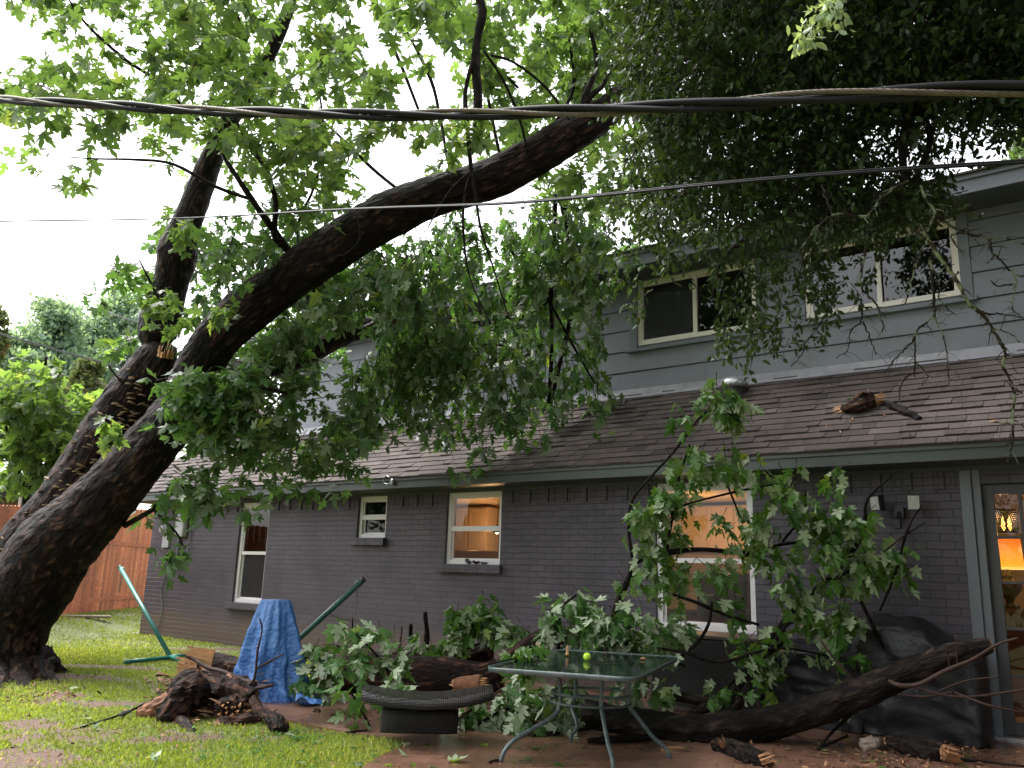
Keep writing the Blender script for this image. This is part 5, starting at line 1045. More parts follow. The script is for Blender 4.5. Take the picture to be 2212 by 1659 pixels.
for b in ([(1960, 1478, 7.35, 3), (2030, 1500, 7.2, 3), (2100, 1505, 7.1, 3), (2212, 1490, 7, 2.5), (2290, 1480, 6.9, 2)], [(2030, 1492, 7.2, 2.5), (2090, 1470, 7.2, 2), (2160, 1462, 7.1, 1.5)], [(2060, 1495, 7.2, 3), (2130, 1522, 7.0, 3), (2212, 1540, 6.9, 2)], [(1940, 1500, 7.4, 2), (2000, 1505, 7.3, 2.5), (2060, 1495, 7.2, 2)], [(2052, 1440, 7.2, 2), (2045, 1400, 7.2, 1.5)], [(2068, 1440, 7.2, 2), (2066, 1370, 7.2, 1.5)], [(1845, 1470, 7.8, 3), (1800, 1420, 7.9, 3), (1770, 1380, 8, 2)]): limb(fallen, b, 'branch', 'twig', 5)
# debris pile of roots and rotten limbs on the lawn
def chunk(name, path, label, mt='logbark', ends=(1, 1), seed=0, endmat='rot', cat='wood chunk', group='rotten wood in the debris pile', rough=.35, flat=1.):
    o = empty(name, at(*path[0][:3]), 0, label, cat, group); P, Rr = resample(limb_pts(path), pxr(path), 7); q = MB(); q.tube(P, Rr, 20); V = np.array(q.v)
    for i in range(len(P)):
        for k in range(20):
            p = V[i*20+k]; d = p-P[i]; r = np.linalg.norm(d); a = 6.283*k/20
            V[i*20+k] = P[i]+d*np.array([1, 1, flat])*(1+rough*noise.noise(Vector((p[0]*5+seed, p[1]*5, p[2]*5)))+rough*.8*noise.noise(Vector((math.cos(a)*3+seed, math.sin(a)*3, i*.35)))+rough*.4*noise.noise(Vector((p[0]*20, p[1]*20, p[2]*20))))
    q.v = [tuple(v) for v in V]; q.build('bark', M[mt], o)
    for e, on in zip((0, -1), ends):
        if on: T = (P[0]-P[1]) if e == 0 else P[-1]-P[-2]; splinters(P[e], T, Rr[e]*.85, Rr[e]*.6*on, 30, seed+e+3, endmat, 'broken_end', o)
    return o
chunk('rotten_log', [(425, 1528, 8.2, 34), (422, 1518, 8.5, 34), (440, 1500, 8.9, 28)], 'round hollow log end with orange rim facing out of the debris pile', seed=1, ends=(.6, 0))
chunk('rotten_log', [(495, 1542, 8.05, 29), (492, 1530, 8.35, 30), (495, 1510, 8.8, 26)], 'chunk with torn pinkish wood right of the hollow log end in the pile', seed=4, ends=(.8, 0), endmat='wood')
chunk('rotten_log', [(425, 1484, 8.6, 18), (460, 1488, 8.5, 28), (500, 1500, 8.45, 30), (548, 1514, 8.35, 22)], 'dark log lying across the top of the debris pile, pointing at the tarp', seed=6, ends=(0, .5))
chunk('rotten_log', [(298, 1545, 8.15, 15), (330, 1538, 8.2, 21), (370, 1522, 8.3, 24), (400, 1508, 8.4, 22)], 'reddish rotten limb sticking out of the left side of the pile', seed=8, ends=(.8, 0), mt='rot')
chunk('bark_slab', [(345, 1566, 7.95, 12), (368, 1535, 8.0, 27), (398, 1502, 8.15, 31), (445, 1478, 8.3, 22)], 'large curled slab of purplish bark leaning on the pile', seed=10, ends=(0, 0), cat='bark', rough=.5)
chunk('rotten_log', [(385, 1552, 7.95, 9), (403, 1570, 7.7, 12), (420, 1588, 7.45, 11)], 'grey limb stub poking down from the pile into the grass', seed=12, ends=(0, 0), mt='darkbark')
chunk('root_stump', [(548, 1512, 8.2, 11), (560, 1532, 8.05, 11), (578, 1546, 7.9, 12), (590, 1556, 7.75, 16), (603, 1568, 7.6, 21), (600, 1584, 7.5, 14)], 'knobbed root hooking out of the right side of the pile onto the grass', seed=14, ends=(0, 0), rough=.3)
chunk('wood_chunk', [(372, 1508, 9.6, 7), (352, 1502, 9.6, 9), (338, 1500, 9.6, 6)], 'small split piece with pale wood lying left of the pile', seed=16, ends=(.3, 1), endmat='wood')
chunk('wood_chunk', [(418, 1478, 9.4, 12), (425, 1455, 9.5, 9), (430, 1440, 9.5, 5)], 'upright reddish stub standing at the back of the pile', seed=18, ends=(0, .4), mt='rot')
chunk('wood_chunk', [(440, 1468, 8.9, 20), (470, 1474, 8.8, 26), (525, 1488, 8.7, 22)], 'dark rotten log half hidden under the stick at the top of the pile', seed=19, ends=(0, 0))
chunk('rotten_log', [(470, 1562, 7.9, 12), (520, 1560, 7.9, 16), (560, 1552, 8.0, 12)], 'flat dark piece of rotten wood low at the front of the pile', seed=24, ends=(0, .4))
chunk('rotten_log', [(380, 1495, 8.7, 14), (395, 1470, 8.6, 18), (430, 1458, 8.6, 14)], 'upright splintered rotten piece at the upper left of the pile', seed=26, ends=(0, .8))
chunk('clod', [(678, 1545, 8.6, 7), (684, 1543, 8.6, 11), (692, 1540, 8.6, 8)], 'dark clod of rotten wood on the patio right of the tarp', seed=22, ends=(0, 0), group=None)
def stick(path, label, mt='twig', name='stick', group='loose sticks'):
    o = MB(); P = limb_pts(path); Rr = pxr(path); o.tube(P, Rr, 7, sub=5, rough=.3, freq=14); return tag(o.build(name, M[mt], smooth=True), label, 'stick', group)
stick([(402, 1418, 8.9, 4), (420, 1425, 8.9, 4), (450, 1442, 8.8, 4.5), (485, 1452, 8.7, 5), (520, 1468, 8.6, 6), (552, 1478, 8.5, 6)], 'long grey stick sloping down across the top of the debris pile')
stick([(446, 1500, 8.8, 3), (478, 1480, 8.7, 3), (490, 1455, 8.7, 3), (497, 1440, 8.7, 4)], 'short dark forked stick standing in the middle of the pile')
stick([(425, 1475, 9, 4), (428, 1440, 9, 3), (427, 1428, 9, 2)], 'thin upright stick at the left of the pile')
stick([(534, 1482, 8.5, 5), (550, 1465, 8.5, 3), (556, 1410, 8.5, 2.5), (566, 1360, 8.5, 2), (560, 1335, 8.5, 1.5)], 'thin tall twig standing in front of the blue tarp')
stick([(553, 1445, 8.5, 2.5), (580, 1430, 8.45, 2.5), (612, 1413, 8.4, 1.5)], 'thin twig slanting up across the front of the tarp')
stick([(545, 1488, 8.5, 4), (570, 1484, 8.4, 4), (590, 1480, 8.4, 4)], 'stubby red brown stick pointing at the tarp from the pile')
stick([(875, 1617, 7.5, 2.5), (920, 1595, 7.6, 3), (985, 1555, 7.8, 3.2), (1035, 1522, 8.0, 3), (1090, 1485, 8.3, 2.5)], 'long thin reddish stick slanting up from the patio edge past the wicker seat')
stick([(860, 1440, 9.8, 1.6), (862, 1410, 9.8, 2), (867, 1370, 9.8, 2), (868, 1352, 9.8, 1.5)], 'thin black twig standing upright before the wall')
stick([(920, 1400, 11, 7), (922, 1370, 11, 6), (918, 1322, 11, 4)], 'upright broken branch stub against the wall, taller of two', 'limb')
stick([(885, 1400, 11, 5), (887, 1365, 11, 4.5), (888, 1348, 11, 4)], 'upright broken branch stub against the wall, shorter of two', 'limb')
stick([(715, 1440, 10, 4), (725, 1405, 9.9, 3), (732, 1395, 9.9, 5)], 'dark twig with a knob end right of the tarp', 'limb')
stick([(1750, 1650, 7.3, 3), (1790, 1590, 7.6, 3), (1840, 1540, 8, 4), (1855, 1515, 8, 3)], 'bare stick leaning up to the curved trunk from the patio', 'limb')
stick([(1690, 1655, 7.2, 2.5), (1740, 1630, 7.4, 3), (1830, 1590, 7.7, 3)], 'bare stick lying on the patio at the lower right', 'limb')
stick([(2212, 1655, 6.8, 2.5), (2050, 1640, 7.2, 3), (1900, 1648, 7.2, 2)], 'long thin stick lying along the bottom right edge of the patio', 'limb')
g = [(1340, 1600, 70, 9), (1180, 1585, 30, 5), (1560, 1615, 20, 5), (770, 1577, 24, 3), (735, 1540, 20, 3), (1070, 1640, 14, 3), (1250, 1575, 26, 4)]
for k, (x, y, L, r) in enumerate(g):
    a, b = gnd(x-L, y+3, PZ+.02), gnd(x+L, y-2, PZ+.02); q = MB(); rr = r*np.linalg.norm(a-CAMP)/F_; a[2] = b[2] = PZ+rr*.75; q.tube([a, (a+b)/2+[0, .02, .0], b], [rr*.6, rr, rr*.5], 8, sub=5, rough=.3, freq=12)
    tag(q.build('bark_piece', M['darkbark']), ['wide dark strip of bark flat under the glass table', 'small strip of bark behind the front table leg', 'small bark strip near the curved trunk', 'thin twig on the patio left of the wicker seat', 'thin twig between clod and tarp corner', 'tiny twig at the front patio edge', 'thin bark strip under the table by the rear leg'][k], 'bark')
chunk('split_log', [(1545, 1608, 7.4, 12), (1575, 1620, 7.2, 22), (1612, 1634, 6.95, 27), (1640, 1648, 6.8, 25), (1660, 1664, 6.7, 18)], 'shaggy split log with bright orange ends at the bottom of the picture', mt='darkbark', ends=(.9, 1.2), endmat='wood', seed=31, cat='log', group=None)
chunk('split_log', [(1915, 1598, 7.5, 10), (1950, 1608, 7.4, 20), (2000, 1622, 7.25, 23), (2040, 1634, 7.15, 21), (2062, 1640, 7.1, 16)], 'dark broken log with fanned orange splinters before the covered grill', mt='darkbark', ends=(.8, 1.5), endmat='wood', seed=33, cat='log', group=None)
chunk('stone', [(1862, 1612, 7.6, 10), (1885, 1606, 7.55, 16), (1905, 1610, 7.6, 10)], 'pale lumpy stone beside the broken log at the lower right', mt='stone', ends=(0, 0), seed=35, rough=.7, cat='stone', group=None)
tag(splinters(gnd(1445, 1618, PZ+.02), (1, -.2, .02), .03, .16, 9, 40, name='wood_splinter'), 'bright torn splinter on the patio by the right table leg', 'splinter')
_sl = [o for o in bpy.data.objects if o.name.startswith('split_log')]
splinters(at(1652, 1640, 6.72), rt+up*.35, .05, .10, 30, 63, 'torn', 'broken_end', _sl[0]); splinters(at(1562, 1604, 7.15), up-rt*.5, .035, .07, 22, 64, 'torn', 'broken_end', _sl[0])
splinters(at(2052, 1628, 7.0), rt-up*.3, .06, .13, 34, 65, 'torn', 'broken_end', _sl[1])
splinters(at(432, 1440, 10.25), (-1, -.25, .12), .19, .34, 46, 61, 'wood', 'broken_end', bpy.data.objects['log'])
splinters(at(700, 1468, 9.95), (-1, -.3, .1), .13, .16, 30, 62, 'wood', 'broken_end', bpy.data.objects['log.001'])
# debris on the roof
def onr(x, y, l=.06): return onroof(x, y, l)
def roofchunk(name, pts, rad, label, mt, seed, ends=(0, 0)):
    o = empty(name, onr(*pts[0]), 0, label, 'wood chunk'); P = [onr(*p) for p in pts]; q = MB(); q.tube(P, rad, 14, sub=6, rough=.5, freq=8, seed=seed); q.build('bark', M[mt], o)
    if ends[0]: splinters(P[0], P[0]-P[1], rad[0], .16, 20, seed, 'wood', 'broken_end', o)
    if ends[1]: splinters(P[-1], P[-1]-P[-2], rad[-1], .2, 20, seed+1, 'wood', 'broken_end', o)
roofchunk('rotten_chunk', [(1820, 886, .05), (1845, 878, .09), (1868, 868, .11), (1888, 866, .09)], [.05, .09, .11, .06], 'rotten root chunk with orange splinters lying on the roof shingles', 'logbark', 3, (1, .6))
tag(splinters(onr(1872, 862, .12), (.1, 0, 1), .05, .12, 14, 8, name='wood_splinter'), 'upright orange splinter on top of the rotten chunk on the roof', 'splinter')
roofchunk('dark_branch_piece', [(1902, 868, .05), (1930, 878, .05), (1960, 892, .05), (1988, 905, .04)], [.025, .05, .05, .035], 'black curved piece of branch on the roof right of the rotten chunk', 'limb', 4)
def chips(name, gen, n, label, sz=(.01, .05), seed=1, tb=(0, 1), thin=1.):
    r_ = np.random.default_rng(seed); P = np.array([gen(r_) for _ in range(n)]); k = len(P)
    d = unit(r_.normal(size=(k, 3))*[1, 1, .15]); s = r_.uniform(sz[0], sz[1], k)*r_.choice([.5, 1, 1.4], k)
    T = np.array([(0, 0, 0), (.16, .2, .05), (.12, .9, .03), (0, 1, 0), (-.14, .8, .04), (-.12, .1, .03), (0, .5, .14)]); T = T*[thin, 1, thin]; F = np.array([(6, i, (i+1) % 6) for i in range(6)])
    l = scatter_mesh((T, F), P, d, r_.normal(size=(k, 3))*.4+[0, 0, 1], s, np.clip(r_.beta(1, 1.6, k)*(tb[1]-tb[0])+tb[0], 0, 1)); tag(link(tri_mesh(name, *l), name, M['chips']), label, 'debris', kind='stuff')
def rg(r_):
    if r_.random() < .75: return onroof(1870+r_.normal()*70, 895+r_.normal()*28, .012)
    return onroof(r_.uniform(1300, 2212), r_.uniform(880, 960), .012)
def clampgen(f, test):
    def h(r_):
        for _ in range(50):
            p = f(r_)
            if test(p): return p
        return p
    return h
def onlow(p): q = p-ORG; v = -(q @ NX); return -EAVE < v < SB-.05
chips('roof_wood_chips', clampgen(rg, onlow), 420, 'scattered wood chips on the roof round the rotten chunk', (.015, .07), 3)
def pg(r_):
    x, y = r_.normal(1950, 170), r_.normal(1632, 22)
    return gnd(min(2300, x), max(1590, min(1665, y)), PZ+.012)
chips('patio_wood_chips', pg, 900, 'layer of wood chips and bark crumbs on the patio at the lower right', (.012, .06), 5, (0, .8))
chips('patio_crumbs', lambda r_: gnd(r_.uniform(680, 1700), r_.uniform(1570, 1659), PZ+.006), 300, 'fine crumbs of bark and leaf scattered over the wet patio', (.006, .03), 6)
def pile(r_):
    x = r_.uniform(320, 560); y = r_.uniform(1455, 1575); return at(x, y, 8.75-(y-1455)*.0075+r_.normal()*.06)
chips('bark_shards', pile, 330, 'torn strips of bark and rotten wood heaped over the debris pile', (.05, .17), 12, (0, .5), .55)
def litter(r_):
    x, y = r_.normal(60, 75), r_.normal(1490, 16); g = gnd(x, max(1462, y)); return g+[0, 0, .015]
chips('bark_litter', litter, 500, 'bark crumbs and rotten litter round the foot of the leaning trunk', (.015, .07), 15, (0, .45))
chips('lawn_clippings', lambda r_: gnd(r_.uniform(0, 800), r_.uniform(1440, 1659))+[0, 0, .03], 260, 'bits of twig and bark strewn over the lawn', (.01, .05), 16, (0, .6))
chips('lawn_wood_chips', lambda r_: gnd(r_.normal(430, 90), r_.normal(1560, 35))+[0, 0, .03], 120, 'small wood chips in the grass round the debris pile', (.015, .06), 9)
# ------------------------------------------------------------------ fallen leafy branches
def leafy(name, label, blobs, stems, seed, leaf='maple_low', per=7, size=(.12, .19), dens=2.2, flip=.15, droop=.6, hang=.8, length=.32, flat=.9, cat='branch', stem_mt='limb', tone=(0, 1)):
    r_ = np.random.default_rng(seed); C = blob_centres(blobs, r_, dens); o = empty(name, np.mean(C, 0)*[1, 1, 0]+[0, 0, .03], 0, label, cat)
    for s in stems: limb(o, s, 'stem', stem_mt, 7, 4, .2, 9)
    grow(o, [foliage(C, r_, MAPLE_HI, size, per=per, length=length, droop=droop, hang=hang, flip=flip, flat=flat, tone=tone, petiole=.07)], 'leaves', M[leaf], M['twig'], 'twigs'); return o
D = 8.7
leafy('fallen_maple_branch', 'tall leafy maple branch standing in front of the large lit window, reaching the eave', [
    (1565, 865, 36, 50, 8.6, .15, .95), (1500, 892, 32, 18, 8.6, .15, .8), (1480, 1000, 20, 16, 8.6, .2, .6), (1548, 985, 85, 24, 8.6, .2, .75), (1640, 1010, 38, 22, 8.6, .2, .8), (1700, 1040, 42, 26, 8.6, .2, .8), (1455, 1055, 46, 42, 8.6, .25, .85), (1382, 1130, 46, 46, 8.6, .25, .7), (1400, 1090, 40, 26, 8.7, .2, .6),
    (1725, 1075, 44, 42, 8.5, .2, .9), (1600, 1125, 55, 42, 8.7, .25, .7), (1640, 1165, 28, 45, 8.6, .2, .7), (1755, 1150, 55, 45, 8.5, .25, .85), (1830, 1125, 48, 30, 8.4, .2, .7), (1930, 1200, 42, 38, 8.3, .15, .8), (1845, 1215, 60, 42, 8.4, .25, .75), (1515, 1240, 90, 34, 8.6, .25, .75), (1385, 1225, 38, 36, 8.6, .2, .7), (1378, 1290, 32, 36, 8.6, .2, .6),
    (1430, 1165, 45, 50, 8.7, .2, .6), (1720, 1255, 48, 52, 8.5, .25, .75), (1590, 1305, 42, 22, 8.6, .2, .6), (1795, 1330, 62, 34, 8.4, .2, .8), (1640, 1395, 50, 62, 8.5, .25, .7), (1815, 1402, 38, 20, 8.3, .1, .6), (1845, 1478, 18, 38, 8.0, .1, .6), (1550, 1470, 30, 30, 8.4, .15, .6), (1448, 1478, 14, 10, 8.3, .05, .6), (1785, 1015, 22, 20, 8.5, .1, .5), (1660, 1440, 22, 40, 8.4, .1, .6)], [
    [(1560, 1545, 8.3, 9), (1600, 1480, 8.5, 8), (1650, 1400, 8.6, 7), (1720, 1310, 8.6, 6), (1790, 1250, 8.5, 6), (1826, 1210, 8.5, 5.5), (1866, 1150, 8.4, 4.5), (1870, 1090, 8.4, 3), (1890, 1060, 8.4, 2.5), (1928, 1028, 8.4, 1.5)], [(1325, 1345, 9, 9), (1340, 1290, 8.9, 8), (1361, 1245, 8.8, 7), (1372, 1215, 8.75, 6), (1440, 1195, 8.7, 6), (1520, 1187, 8.7, 5), (1626, 1195, 8.7, 5), (1690, 1175, 8.7, 4), (1760, 1172, 8.6, 3)],
    [(1366, 1205, 8.7, 4), (1358, 1140, 8.7, 3.5), (1366, 1080, 8.7, 3), (1406, 1030, 8.7, 3), (1456, 975, 8.65, 3), (1506, 908, 8.6, 3), (1540, 880, 8.6, 2)], [(1440, 1190, 8.7, 4), (1455, 1100, 8.7, 3.5), (1466, 1035, 8.7, 3), (1490, 960, 8.65, 2)], [(1450, 1110, 8.6, 2), (1480, 1090, 8.6, 2), (1600, 1060, 8.6, 3), (1680, 1045, 8.55, 2)], [(1560, 1020, 8.6, 2), (1580, 1070, 8.6, 2.5), (1600, 1120, 8.6, 2)],
    [(1451, 1283, 8.7, 3), (1500, 1300, 8.6, 4), (1560, 1325, 8.55, 4), (1640, 1350, 8.5, 3)], [(1450, 1430, 8.6, 4), (1500, 1395, 8.6, 4), (1530, 1350, 8.6, 3.5), (1538, 1300, 8.6, 3)], [(1420, 1400, 8.6, 3), (1480, 1410, 8.5, 4), (1560, 1430, 8.4, 4), (1680, 1400, 8.4, 3), (1800, 1420, 8.3, 2.5)], [(1790, 1260, 8.5, 4), (1850, 1225, 8.4, 3.5), (1920, 1200, 8.3, 2)], [(1900, 1320, 8.2, 2.5), (1930, 1250, 8.2, 3), (1955, 1160, 8.2, 3), (1975, 1115, 8.2, 2), (1990, 1095, 8.2, 1.5)],
    [(1900, 1200, 8.2, 2), (1950, 1160, 8.2, 2), (2000, 1128, 8.2, 1.2)], [(1860, 1300, 8.3, 4), (1890, 1360, 8.3, 4), (1910, 1400, 8.3, 3)], [(1760, 1330, 8.4, 3), (1700, 1350, 8.5, 4), (1650, 1420, 8.4, 4), (1600, 1450, 8.4, 3)], [(1690, 1170, 8.6, 3), (1735, 1110, 8.6, 2.5), (1740, 1060, 8.6, 2)], [(1560, 1500, 8.4, 3), (1585, 1470, 8.5, 5), (1600, 1500, 8.4, 3)]], 51, flip=.22, droop=.9, hang=1.0, flat=.7, size=(.095, .165), dens=1.95)
leafy('pale_leafy_branch', 'mass of maple leaves showing pale undersides behind the glass table', [(1260, 1300, 42, 26, 9.0, .2, 1.1), (1215, 1335, 48, 34, 9.0, .2, 1.1), (1290, 1362, 58, 40, 8.9, .25, 1.3), (1350, 1370, 48, 38, 8.9, .2, 1.2), (1405, 1395, 48, 28, 8.8, .2, 1), (1385, 1330, 25, 18, 8.8, .1, .8), (1440, 1372, 40, 26, 8.8, .2, 1), (1195, 1300, 14, 22, 9.0, .1, .7), (1470, 1350, 28, 18, 8.8, .1, .6)],
      [[(1330, 1420, 8.9, 6), (1290, 1370, 9, 5), (1215, 1320, 9, 3.5), (1245, 1285, 9, 2)], [(1300, 1390, 8.8, 5), (1400, 1400, 8.8, 4), (1480, 1440, 8.6, 3)], [(1200, 1420, 8.9, 3), (1212, 1370, 9, 2.5), (1207, 1320, 9, 2)]], 52, leaf='maple_pale', flip=.75, dens=2.1, droop=.3, hang=.9, flat=1.3)
leafy('leaf_sprig', 'bright green leafy sprig lying on the left corner of the glass table', [(1130, 1412, 32, 14, 7.3, .05, 1.5), (1160, 1420, 20, 12, 7.3, .05, 1)], [[(1100, 1425, 7.3, 2), (1180, 1415, 7.3, 1.5)]], 53, flip=.3, tone=(.4, 1), dens=3, size=(.1, .15), length=.2)
leafy('leafy_branch', 'pale leafy branch spilling over the patio under the left side of the table', [(1150, 1565, 58, 38, 7.9, .15, 1), (1120, 1500, 46, 40, 8.1, .2, 1.1), (1060, 1530, 44, 46, 8.1, .2, .8), (990, 1585, 32, 24, 7.8, .1, .9), (985, 1540, 24, 20, 7.9, .1, .6), (1200, 1590, 26, 24, 7.8, .1, .9), (1200, 1500, 40, 30, 8.2, .2, .6), (1290, 1500, 70, 22, 8.6, .2, .5), (1400, 1470, 40, 30, 8.7, .2, .5)],
      [[(1000, 1600, 7.8, 2), (1040, 1560, 7.9, 3), (1100, 1530, 8, 4), (1200, 1500, 8.2, 5)], [(1100, 1530, 8, 3), (1150, 1560, 7.9, 3), (1180, 1600, 7.8, 2)]], 54, leaf='maple_pale', flip=.65, dens=2.2, droop=.8, hang=1.2, flat=.9)
leafy('maple_sprig', 'upright maple sprig with big pale leaves left of the black wicker seat', [(765, 1350, 36, 18, 8.3, .08, 1), (770, 1395, 48, 32, 8.3, .12, 1), (825, 1395, 38, 34, 8.3, .1, 1), (835, 1455, 48, 32, 8.2, .1, .9), (885, 1484, 40, 15, 7.65, .08, 1.6), (800, 1430, 30, 30, 8.2, .1, .7)],
      [[(845, 1500, 8.1, 3), (838, 1450, 8.2, 3), (800, 1400, 8.3, 2.5), (765, 1365, 8.3, 2), (762, 1335, 8.3, 1.5)], [(900, 1500, 8.1, 2), (845, 1490, 8.1, 2)]], 55, leaf='maple_pale', flip=.5, dens=1.05, per=5, flat=1.2, hang=.5)
leafy('maple_sprig', 'low maple sprig drooping onto the patio at the left foot of the wicker seat', [(755, 1505, 24, 20, 7.9, .08, 1), (790, 1530, 34, 30, 7.9, .1, .9), (755, 1565, 26, 18, 7.8, .05, .8), (805, 1570, 16, 16, 7.8, .05, .8)], [[(800, 1570, 7.9, 2), (775, 1525, 7.9, 2.5), (758, 1495, 7.9, 1.5)]], 56, flip=.3, dens=1.9, per=5, tone=(.3, 1))
leafy('maple_sprig', 'small pale maple sprig between the blue tarp and the log', [(682, 1445, 26, 22, 9.4, .1, 1.1), (690, 1410, 22, 14, 9.5, .1, .9), (695, 1490, 28, 14, 9.2, .1, .7)], [[(700, 1460, 9.4, 2), (690, 1420, 9.4, 1.5)]], 57, leaf='maple_pale', flip=.6, dens=2.0)
leafy('leafy_branch', 'leafy branch behind the logs against the brick wall', [(930, 1385, 62, 24, 10.6, .15, 1), (1000, 1395, 40, 26, 10.5, .15, 1), (985, 1335, 26, 26, 10.5, .1, .8), (1040, 1310, 34, 38, 10.5, .15, .9), (1060, 1350, 26, 26, 10.4, .1, .8), (1090, 1365, 26, 30, 10.3, .1, .8), (965, 1420, 22, 16, 10.2, .1, .7), (1125, 1370, 24, 20, 10.2, .1, .8)], [[(1000, 1410, 10.6, 3), (1020, 1360, 10.6, 3), (1040, 1290, 10.5, 2)], [(1010, 1400, 10.6, 3), (1090, 1370, 10.3, 2)]], 58, flip=.35, dens=2.2)
for k, (x, y, s, l) in enumerate([(1222, 0, 0, ''), (970, 1644, .15, 'pale maple leaf flat on the patio near the bottom edge'), (1085, 1600, .07, 'small yellow leaf by the left table leg'), (1740, 962, .12, 'single green leaf lying on the roof shingles'), (668, 1655, .12, 'pale leaf cut by the bottom edge on the lawn')]):
    if k == 0: continue
    p = onroof(x, y, .02) if y < 1000 else gnd(x, y, PZ+.008 if k != 4 else .03); V, Fc = scatter_mesh(MAPLE_HI, p[None], np.array([[1, .3*k, 0.]]), np.array([[0, .1, -1. if k == 1 else 1.]]), np.array([s]), np.array([.9]))[:2]
    tag(link(tri_mesh('fallen_leaf', V, Fc, np.full(len(Fc), .9)), 'fallen_leaf', M['maple_low']), l, 'leaf')
r_ = np.random.default_rng(77); P = []
for _ in range(110):
    a = r_.random()
    if a < .6: p = gnd(r_.uniform(760, 2150), r_.uniform(1575, 1658), PZ+.012)
    elif a < .8: p = gnd(r_.uniform(120, 800), r_.uniform(1480, 1658))+[0, 0, .04]
    else:
        p = onroof(r_.uniform(950, 2200), r_.uniform(840, 980), .02)
        if not onlow(p): continue
    P.append(p)
P = np.array(P); k = len(P); l = scatter_mesh(MAPLE_HI, P, unit(r_.normal(size=(k, 3))*[1, 1, .1]), r_.normal(size=(k, 3))*.15+np.array([0, 0, 1.])*r_.choice([1, 1, -1], (k, 1)), r_.uniform(.03, .11, k), r_.random(k))
tag(link(tri_mesh('leaf_litter', *l), 'leaf_litter', M['maple_low']), 'small torn leaves scattered over the patio, lawn and lower roof', 'leaf litter', kind='stuff')
# ------------------------------------------------------------------ glass patio table, ball
TZ = .74
TC = [gnd(1052, 1436, TZ), gnd(1322, 1462, TZ), gnd(1482, 1419, TZ), gnd(1228, 1407, TZ)]
cen = sum(TC)/4; ex_ = unit(((TC[1]-TC[0])+(TC[2]-TC[3]))/2); wx = (np.linalg.norm(TC[1]-TC[0])+np.linalg.norm(TC[2]-TC[3]))/4; wy = (np.linalg.norm(TC[3]-TC[0])+np.linalg.norm(TC[2]-TC[1]))/4
print('table', cen, wx*2, wy*2)
tb = empty('patio_table', (cen[0], cen[1], PZ), math.atan2(ex_[1], ex_[0]), 'green steel patio table with wet glass top and a ring between curved legs', 'table')
H = TZ-PZ
def rr(a, b, r, n=7): return [(cx_*(a-r)+r*math.cos(t), cy_*(b-r)+r*math.sin(t)) for cx_, cy_, t0 in ((1, 1, 0), (-1, 1, 1.5708), (-1, -1, 3.1416), (1, -1, 4.7124)) for t in [t0+1.5708*k/n for k in range(n+1)] for cx_, cy_ in ((cx_, cy_),)]
wx, wy = wx*1.07, wy*1.07
out = rr(wx, wy, .13); q = MB()
prof = [(0, -.004), (.010, .004), (.012, -.012), (.006, -.035), (-.008, -.038), (-.014, -.022), (-.014, -.006)]; n = len(out); vs = []
for (o_, z_) in prof:
    for (x, y) in out: l = math.hypot(x, y); vs.append((x*(1+o_/l), y*(1+o_/l), H+z_))
m_ = len(prof); q.add(vs, [(j*n+i, j*n+(i+1) % n, ((j+1) % m_)*n+(i+1) % n, ((j+1) % m_)*n+i) for j in range(m_) for i in range(n)])
q.build('table_rim', M['tablesteel'], tb, True, smooth=True)
gt, nt, b = newmat('wet_table_glass'); b.inputs['Base Color'].default_value = (.02, .035, .03, 1); b.inputs['Roughness'].default_value = .04; b.inputs['Specular IOR Level'].default_value = .9
n1 = nd(nt, 'ShaderNodeTexNoise', Scale=9, Detail=4); tc = nd(nt, 'ShaderNodeTexCoord'); nt.links.new(tc.outputs['Object'], n1.inputs[0]); bp = nd(nt, 'ShaderNodeBump', Strength=.12, Distance=.01); nt.links.new(n1.outputs['Fac'], bp.inputs['Height']); nt.links.new(bp.outputs[0], b.inputs['Normal'])
trn = nd(nt, 'ShaderNodeBsdfTransparent'); trn.inputs[0].default_value = (.55, .65, .6, 1); ms = nd(nt, 'ShaderNodeMixShader'); ms.inputs[0].default_value = .6; nt.links.new(trn.outputs[0], ms.inputs[1]); nt.links.new(b.outputs[0], ms.inputs[2]); nt.links.new(ms.outputs[0], nt.nodes['Material Output'].inputs['Surface'])
q = MB(); io = rr(wx-.006, wy-.006, .125); q.add([(x, y, H-.004) for x, y in io]+[(x, y, H-.010) for x, y in io], [tuple(range(len(io))), tuple(range(2*len(io)-1, len(io)-1, -1))]); q.build('glass_top', gt, tb, True)
RG = .34
feet = [gnd(1082, 1645, PZ), gnd(1325, 1662, PZ), gnd(1447, 1638, PZ), gnd(1233, 1603, PZ)]; fc4 = sum(feet)/4; fc4 = np.array([cen[0]*.6+fc4[0]*.4, cen[1]*.6+fc4[1]*.4, 0])
for f_ in feet:
    v_ = f_-fc4; v_[2] = 0; R1 = np.linalg.norm(v_); dv = v_/R1; z_ = lambda r, z: fc4+dv*r+[0, 0, PZ+z]
    q = MB(); q.tube([z_(RG+.02, H-.03), z_(RG-.005, H-.12), z_(RG-.015, H*.66), z_(RG-.01, H*.55), z_(RG+.06, H*.42), z_(R1-.14, H*.22), z_(R1-.03, H*.10), z_(R1, 0)], .0175, 12, sub=7); q.build('leg', M['tablesteel'], tb, smooth=True)
    q = MB(); q.tube([z_(RG-.02, H-.03), z_(.5, H-.03)], .009, 6); q.build('bracket', M['tablesteel'], tb)
for zz, r in ((H*.66, RG-.01), (H*.56, RG+.0)):
    q = MB(); q.tube([fc4+[r*math.cos(t), r*math.sin(t), PZ+zz] for t in np.linspace(0, 6.283, 41)], .0105, 8, cap=False); q.build('ring', M['tablesteel'], tb, smooth=True)
